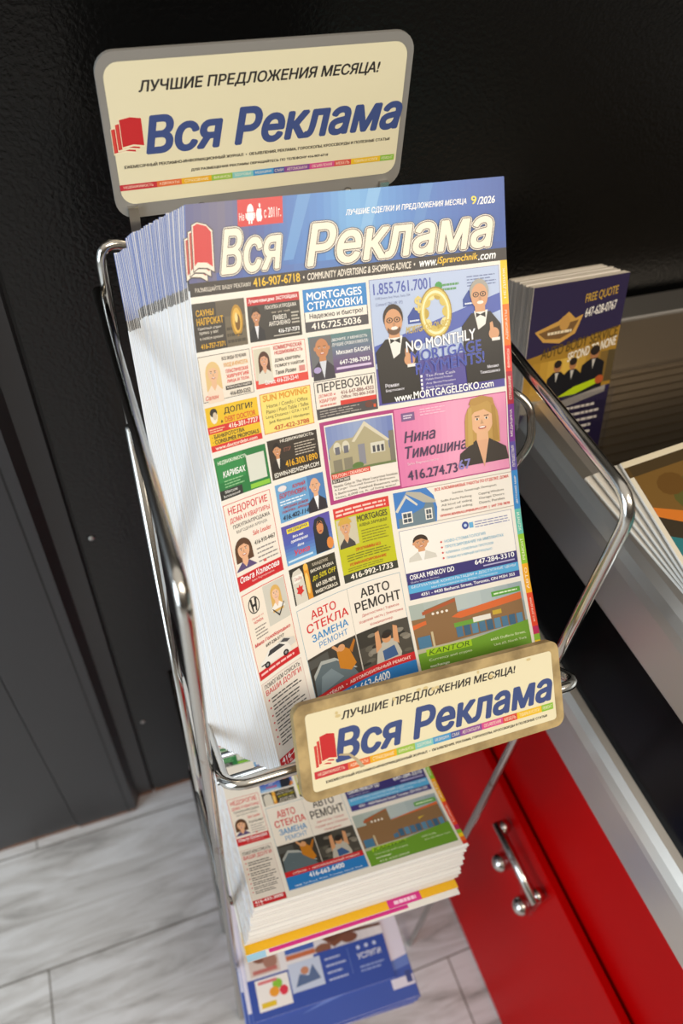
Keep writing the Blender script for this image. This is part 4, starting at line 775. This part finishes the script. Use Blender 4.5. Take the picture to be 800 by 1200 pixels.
# door handle: chrome bar on two posts with a clear sleeve
hd = bmesh.new(); add_tube(hd, [(.370, .254, 1.4-.9790), (.370, .152, 1.4-.9790)], .0062)
for y in (.222, .166):
    bmesh.ops.create_uvsphere(hd, u_segments=16, v_segments=10, radius=.0125, matrix=Matrix.Translation((.3745, y, 1.4-1.040)))
for y in (.247, .160):
    bmesh.ops.create_uvsphere(hd, u_segments=14, v_segments=8, radius=.0095, matrix=Matrix.Translation((.3770, y, 1.4-.9800)))
han = bm_obj('handle', hd, M_CHROME, None, True); han.parent = dr
bm = bmesh.new()
prof = [(.250, -.985), (.152, -.985), (.152, -1.045), (.162, -1.058), (.172, -1.050), (.184, -1.032), (.205, -1.030), (.216, -1.046), (.226, -1.056), (.236, -1.045), (.238, -1.02), (.250, -1.0)]
a = [bm.verts.new((.3790, y, z+1.4)) for y, z in prof]; b = [bm.verts.new((.3810, y, z+1.4)) for y, z in prof]
for i in range(len(prof)): j = (i+1) % len(prof); bm.faces.new((a[i], a[j], b[j], b[i]))
bm.faces.new(a); bm.faces.new(b[::-1])
slv = bm_obj('clear_sleeve', bm, M_CLEAR); slv.parent = dr

# ------------------------------------------------------------------ brochures in a clear stand inside the tray
bo = V((.3895, .4560, -.5330+Z0)); ba = V((.98, .0, 0)).normalized(); ba = V((.995, -.02, .03)).normalized()
bu = V((-.004, .24, .97)).normalized(); bn = ba.cross(bu); bn = bn if bn.y > 0 else -bn
BW, BH = .1000, .1860
hold = empty('brochure_stand', bo, 'clear acrylic stand holding dark auto brochures in the steel tray', 'brochure stand')
bm = bmesh.new()
def slab_box(bm, o, a, b, c):
    p = [o, o+a, o+a+b, o+b]; q = [v+c for v in p]; P = [bm.verts.new(v) for v in p]; Q = [bm.verts.new(v) for v in q]
    bm.faces.new(P[::-1]); bm.faces.new(Q)
    for i in range(4): j = (i+1) % 4; bm.faces.new((P[i], P[j], Q[j], Q[i]))
o0 = bo-ba*.004-bn*.005-bu*.003
slab_box(bm, o0, ba*(BW+.008), bu*.075, bn*.002); bm_obj('front_wall', bm, M_CLEAR, hold)
bm = bmesh.new(); slab_box(bm, o0+bn*.052, ba*(BW+.008), bu*.14, bn*.002); bm_obj('back_wall', bm, M_CLEAR, hold)
for dx in (0, BW+.006):
    bm = bmesh.new(); slab_box(bm, o0+ba*dx+bn*.0022, ba*.002, bu*.075, bn*.0496); bm_obj('side_wall', bm, M_CLEAR, hold)
NB = 22
for i in range(NB):
    f = i/(NB-1); sh = ba*(-.0*f)+bu*(-.004*f+rd.uniform(-.0012, .0012))
    O = bo+bn*(.0021*i)+sh+ba*rd.uniform(-.0006, .0006)
    rws = [(O+bu*(BH*(1-v)), O+bu*(BH*(1-v))+ba*BW, bn, v) for v in (0, 1)]
    if i:
        o = build_slab('brochure', slab(rws, .00195, 'e8e2da', 'b0a8a0', 'e8e2da', 'd8cdbb'), M_PAPER)
        tag(o, 'brochure in the clear stand behind the front auto brochure, only its paper edge showing', 'brochure', 'auto brochures in the clear stand'); continue
    root = empty('brochure', O, 'front dark purple and gold auto repair brochure in the clear stand', 'brochure', 'auto brochures in the clear stand')
    keep(build_slab('page_block', slab(rws, .00195, '2a2140', 'b0a8a0', 'e8e2da', 'd8cdbb'), M_PAPER), root)
    k = Ink(lambda x, y, h: O+bu*(BH*(1-y))+ba*(BW*x)-bn*h, 2)
    k.rect(0, 0, 1, 1, '2c2348'); k.poly([(0, .37), (1, .27), (1, .60), (0, .64)], 'a8802c'); k.grad(0, .40, 1, .58, ['9c7420', 'c89c3c', 'e0b850', 'a88030', '3a3a30'], 12)
    k.poly([(.06, .23), (.30, .19), (.40, .15), (.48, .19), (.56, .175), (.50, .27), (.34, .31), (.16, .29)], 'd0a050'); k.poly([(.10, .24), (.34, .21), (.52, .20), (.46, .26), (.34, .285), (.18, .275)], '7a5a34'); k.ell(.37, .205, .055, .04, 'c89850', 14); k.bars(.20, .238, .46, .262, 1, 'f0e0c0', .6, .1, 4)
    k.text('FREE QUOTE', .56, .075, .90, .125, 'c8a03c', True, False, (), -.02); k.text('647-628-0767', .58, .15, .91, .195, 'f4efe6', True, False, (), -.02)
    k.text('AUTO BODY SERVICE', .16, .375, .98, .315, 'c8a03c', True) if False else k.text('AUTO BODY SERVICE', .16, .33, .98, .385, '5e4818', True, False, (), -.06); k.text('SECOND TO NONE', .46, .375, .98, .425, 'f8f2e6', True, False, (), -.05)
    for x, y, s_ in ((.36, .44, 1), (.53, .44, 1), (.76, .40, 1.25)):
        k.ell(x, y, .042*s_, .032*s_, 'b07850', 12); k.ell(x, y-.014, .043*s_, .022*s_, '2a201c', 12); k.poly([(x-.11*s_, .62), (x-.10*s_, y+.06), (x-.04, y+.03), (x+.04, y+.03), (x+.10*s_, y+.06), (x+.11*s_, .62)], '17171d'); k.poly([(x-.02, y+.035), (x, y+.09), (x+.02, y+.035)], 'c8c4bc')
    k.poly([(.40, .62), (.58, .575), (.86, .545), (.84, .58), (.60, .62)], 'b8d018'); k.ell(.86, .56, .05, .025, 'b8582c', 12); k.poly([(0, .60), (.3, .63), (.45, .66), (.2, .70), (0, .68)], '8a8478'); k.poly([(.3, .66), (.95, .60), (.95, .64), (.4, .70)], 'a09a94'); k.rect(0, .69, 1, 1, '231b3c')
    for i_ in range(6): k.bars(.10, .715+.042*i_, .45, .74+.042*i_, 1, 'd8d0c4', .6, .3, 20+i_); k.bars(.52, .69+.042*i_, .92, .715+.042*i_, 1, 'f0e8dc', .6, .3, 30+i_)
    k.rect(.05, .72, .30, .74, 'c8a03c'); k.poly([(.3, .90), (.75, .84), (.75, .97), (.3, 1)], 'c8c0bc'); k.poly([(.34, .915), (.5, .89), (.5, .975), (.34, .985)], '4a4050'); k.poly([(.54, .885), (.72, .862), (.72, .955), (.54, .97)], '8a3038')
    k.build('cover', M_PRINT, root)

# ------------------------------------------------------------------ newspapers lying in the tray
NP = 16; pz = -.4408+Z0
for i in range(NP):
    up = i < 5; dx = -.0098*i if up else .012
    f = min(i, 4)/4; py = V((.168-.213*f, 1, 0)).normalized() if up else V((0, 1, 0)); px = V((py.y, -py.x, 0))
    px = V((.995, .10, 0)).normalized() if up else V((1, 0, 0))
    c0 = V((.4165-.0255*f, .3550+.0070*f, pz-.0042*i)) if up else V((.4300, .3400, pz-.0042*5-.0064*(i-5)-.001))
    rws = [(c0-py*(.42*v), c0-py*(.42*v)+px*.29, V((0, 0, -1)), v) for v in (0, .25, .5, .75, 1)]
    th = .0026 if up else .0058
    if i:
        o = build_slab('newspaper', slab(rws, th, 'dcd6cc', 'ecebe6', 'dcd6cc', 'e2dccf'), M_PAPER)
        if up: tag(o, 'white folded newspaper fanned out under the painted cover, %s' % ('just below the top one', 'second below the top one', 'third below the top one', 'lowest and furthest left of the fan')[i-1], 'newspaper', 'newspapers in the steel tray')
        else: tag(o, 'newspaper deep in the tray pile under the fanned ones', 'newspaper', 'newspapers in the steel tray')
        continue
    root = empty('newspaper', c0, 'top newspaper with a painted brown and teal still life cover, in the steel tray', 'newspaper', 'newspapers in the steel tray')
    keep(build_slab('page_block', slab(rws, th, 'e8dfcb', 'ecebe6', 'dcd6cc', 'e2dccf'), M_PAPER), root)
    k = Ink(lambda x, y, h: c0-py*(.42*y)+px*(.29*x)+V((0, 0, h)), 2)
    k.rect(0, 0, 1, .045, '5a4420'); k.rect(0, 0, 1, .016, 'e8dcc0'); k.rect(.015, .016, 1, 1, '4a3a20'); k.poly([(.015, .045), (.5, .045), (.5, .16), (.2, .20), (.015, .14)], '7a5a28'); k.ell(.2, .13, .10, .05, '5c5a28', 16); k.ell(.24, .085, .035, .022, 'd8b428', 10); k.ell(.33, .12, .04, .06, 'c89a20', 12); k.ell(.38, .17, .05, .04, '7a8a2c', 12); k.ell(.12, .09, .05, .03, '6a4a1c', 12)
    k.poly([(.015, .13), (.1, .16), (.22, .205), (.34, .22), (.34, .235), (.2, .225), (.08, .185), (.015, .155)], 'd87a28'); k.poly([(.015, .155), (.08, .185), (.2, .225), (.34, .235), (.4, .30), (.2, .29), (.015, .24)], '3c3222')
    k.poly([(.015, .205), (.12, .25), (.28, .285), (.6, .30), (1, .33), (1, 1), (.015, 1)], '2f7a80'); k.poly([(.015, .26), (.1, .30), (.16, .40), (.12, .5), (.015, .45)], '3f8f92'); k.poly([(.12, .36), (.4, .34), (.4, .40), (.18, .42)], '26505a'); k.poly([(.15, .46), (.6, .42), (.8, .5), (.2, .54)], '2c5a62'); k.poly([(.05, .62), (.5, .58), (.9, .68), (.4, .72), (.1, .70)], '4a9a9c'); k.poly([(.1, .80), (.6, .74), (.95, .86), (.5, .92)], '286068'); k.ell(.62, .30, .16, .07, '8a3a24', 18); k.ell(.60, .285, .13, .05, 'b4552c', 18); k.ell(.82, .24, .10, .10, '6a4a20', 16)
    k.build('cover', M_PRINT, root)
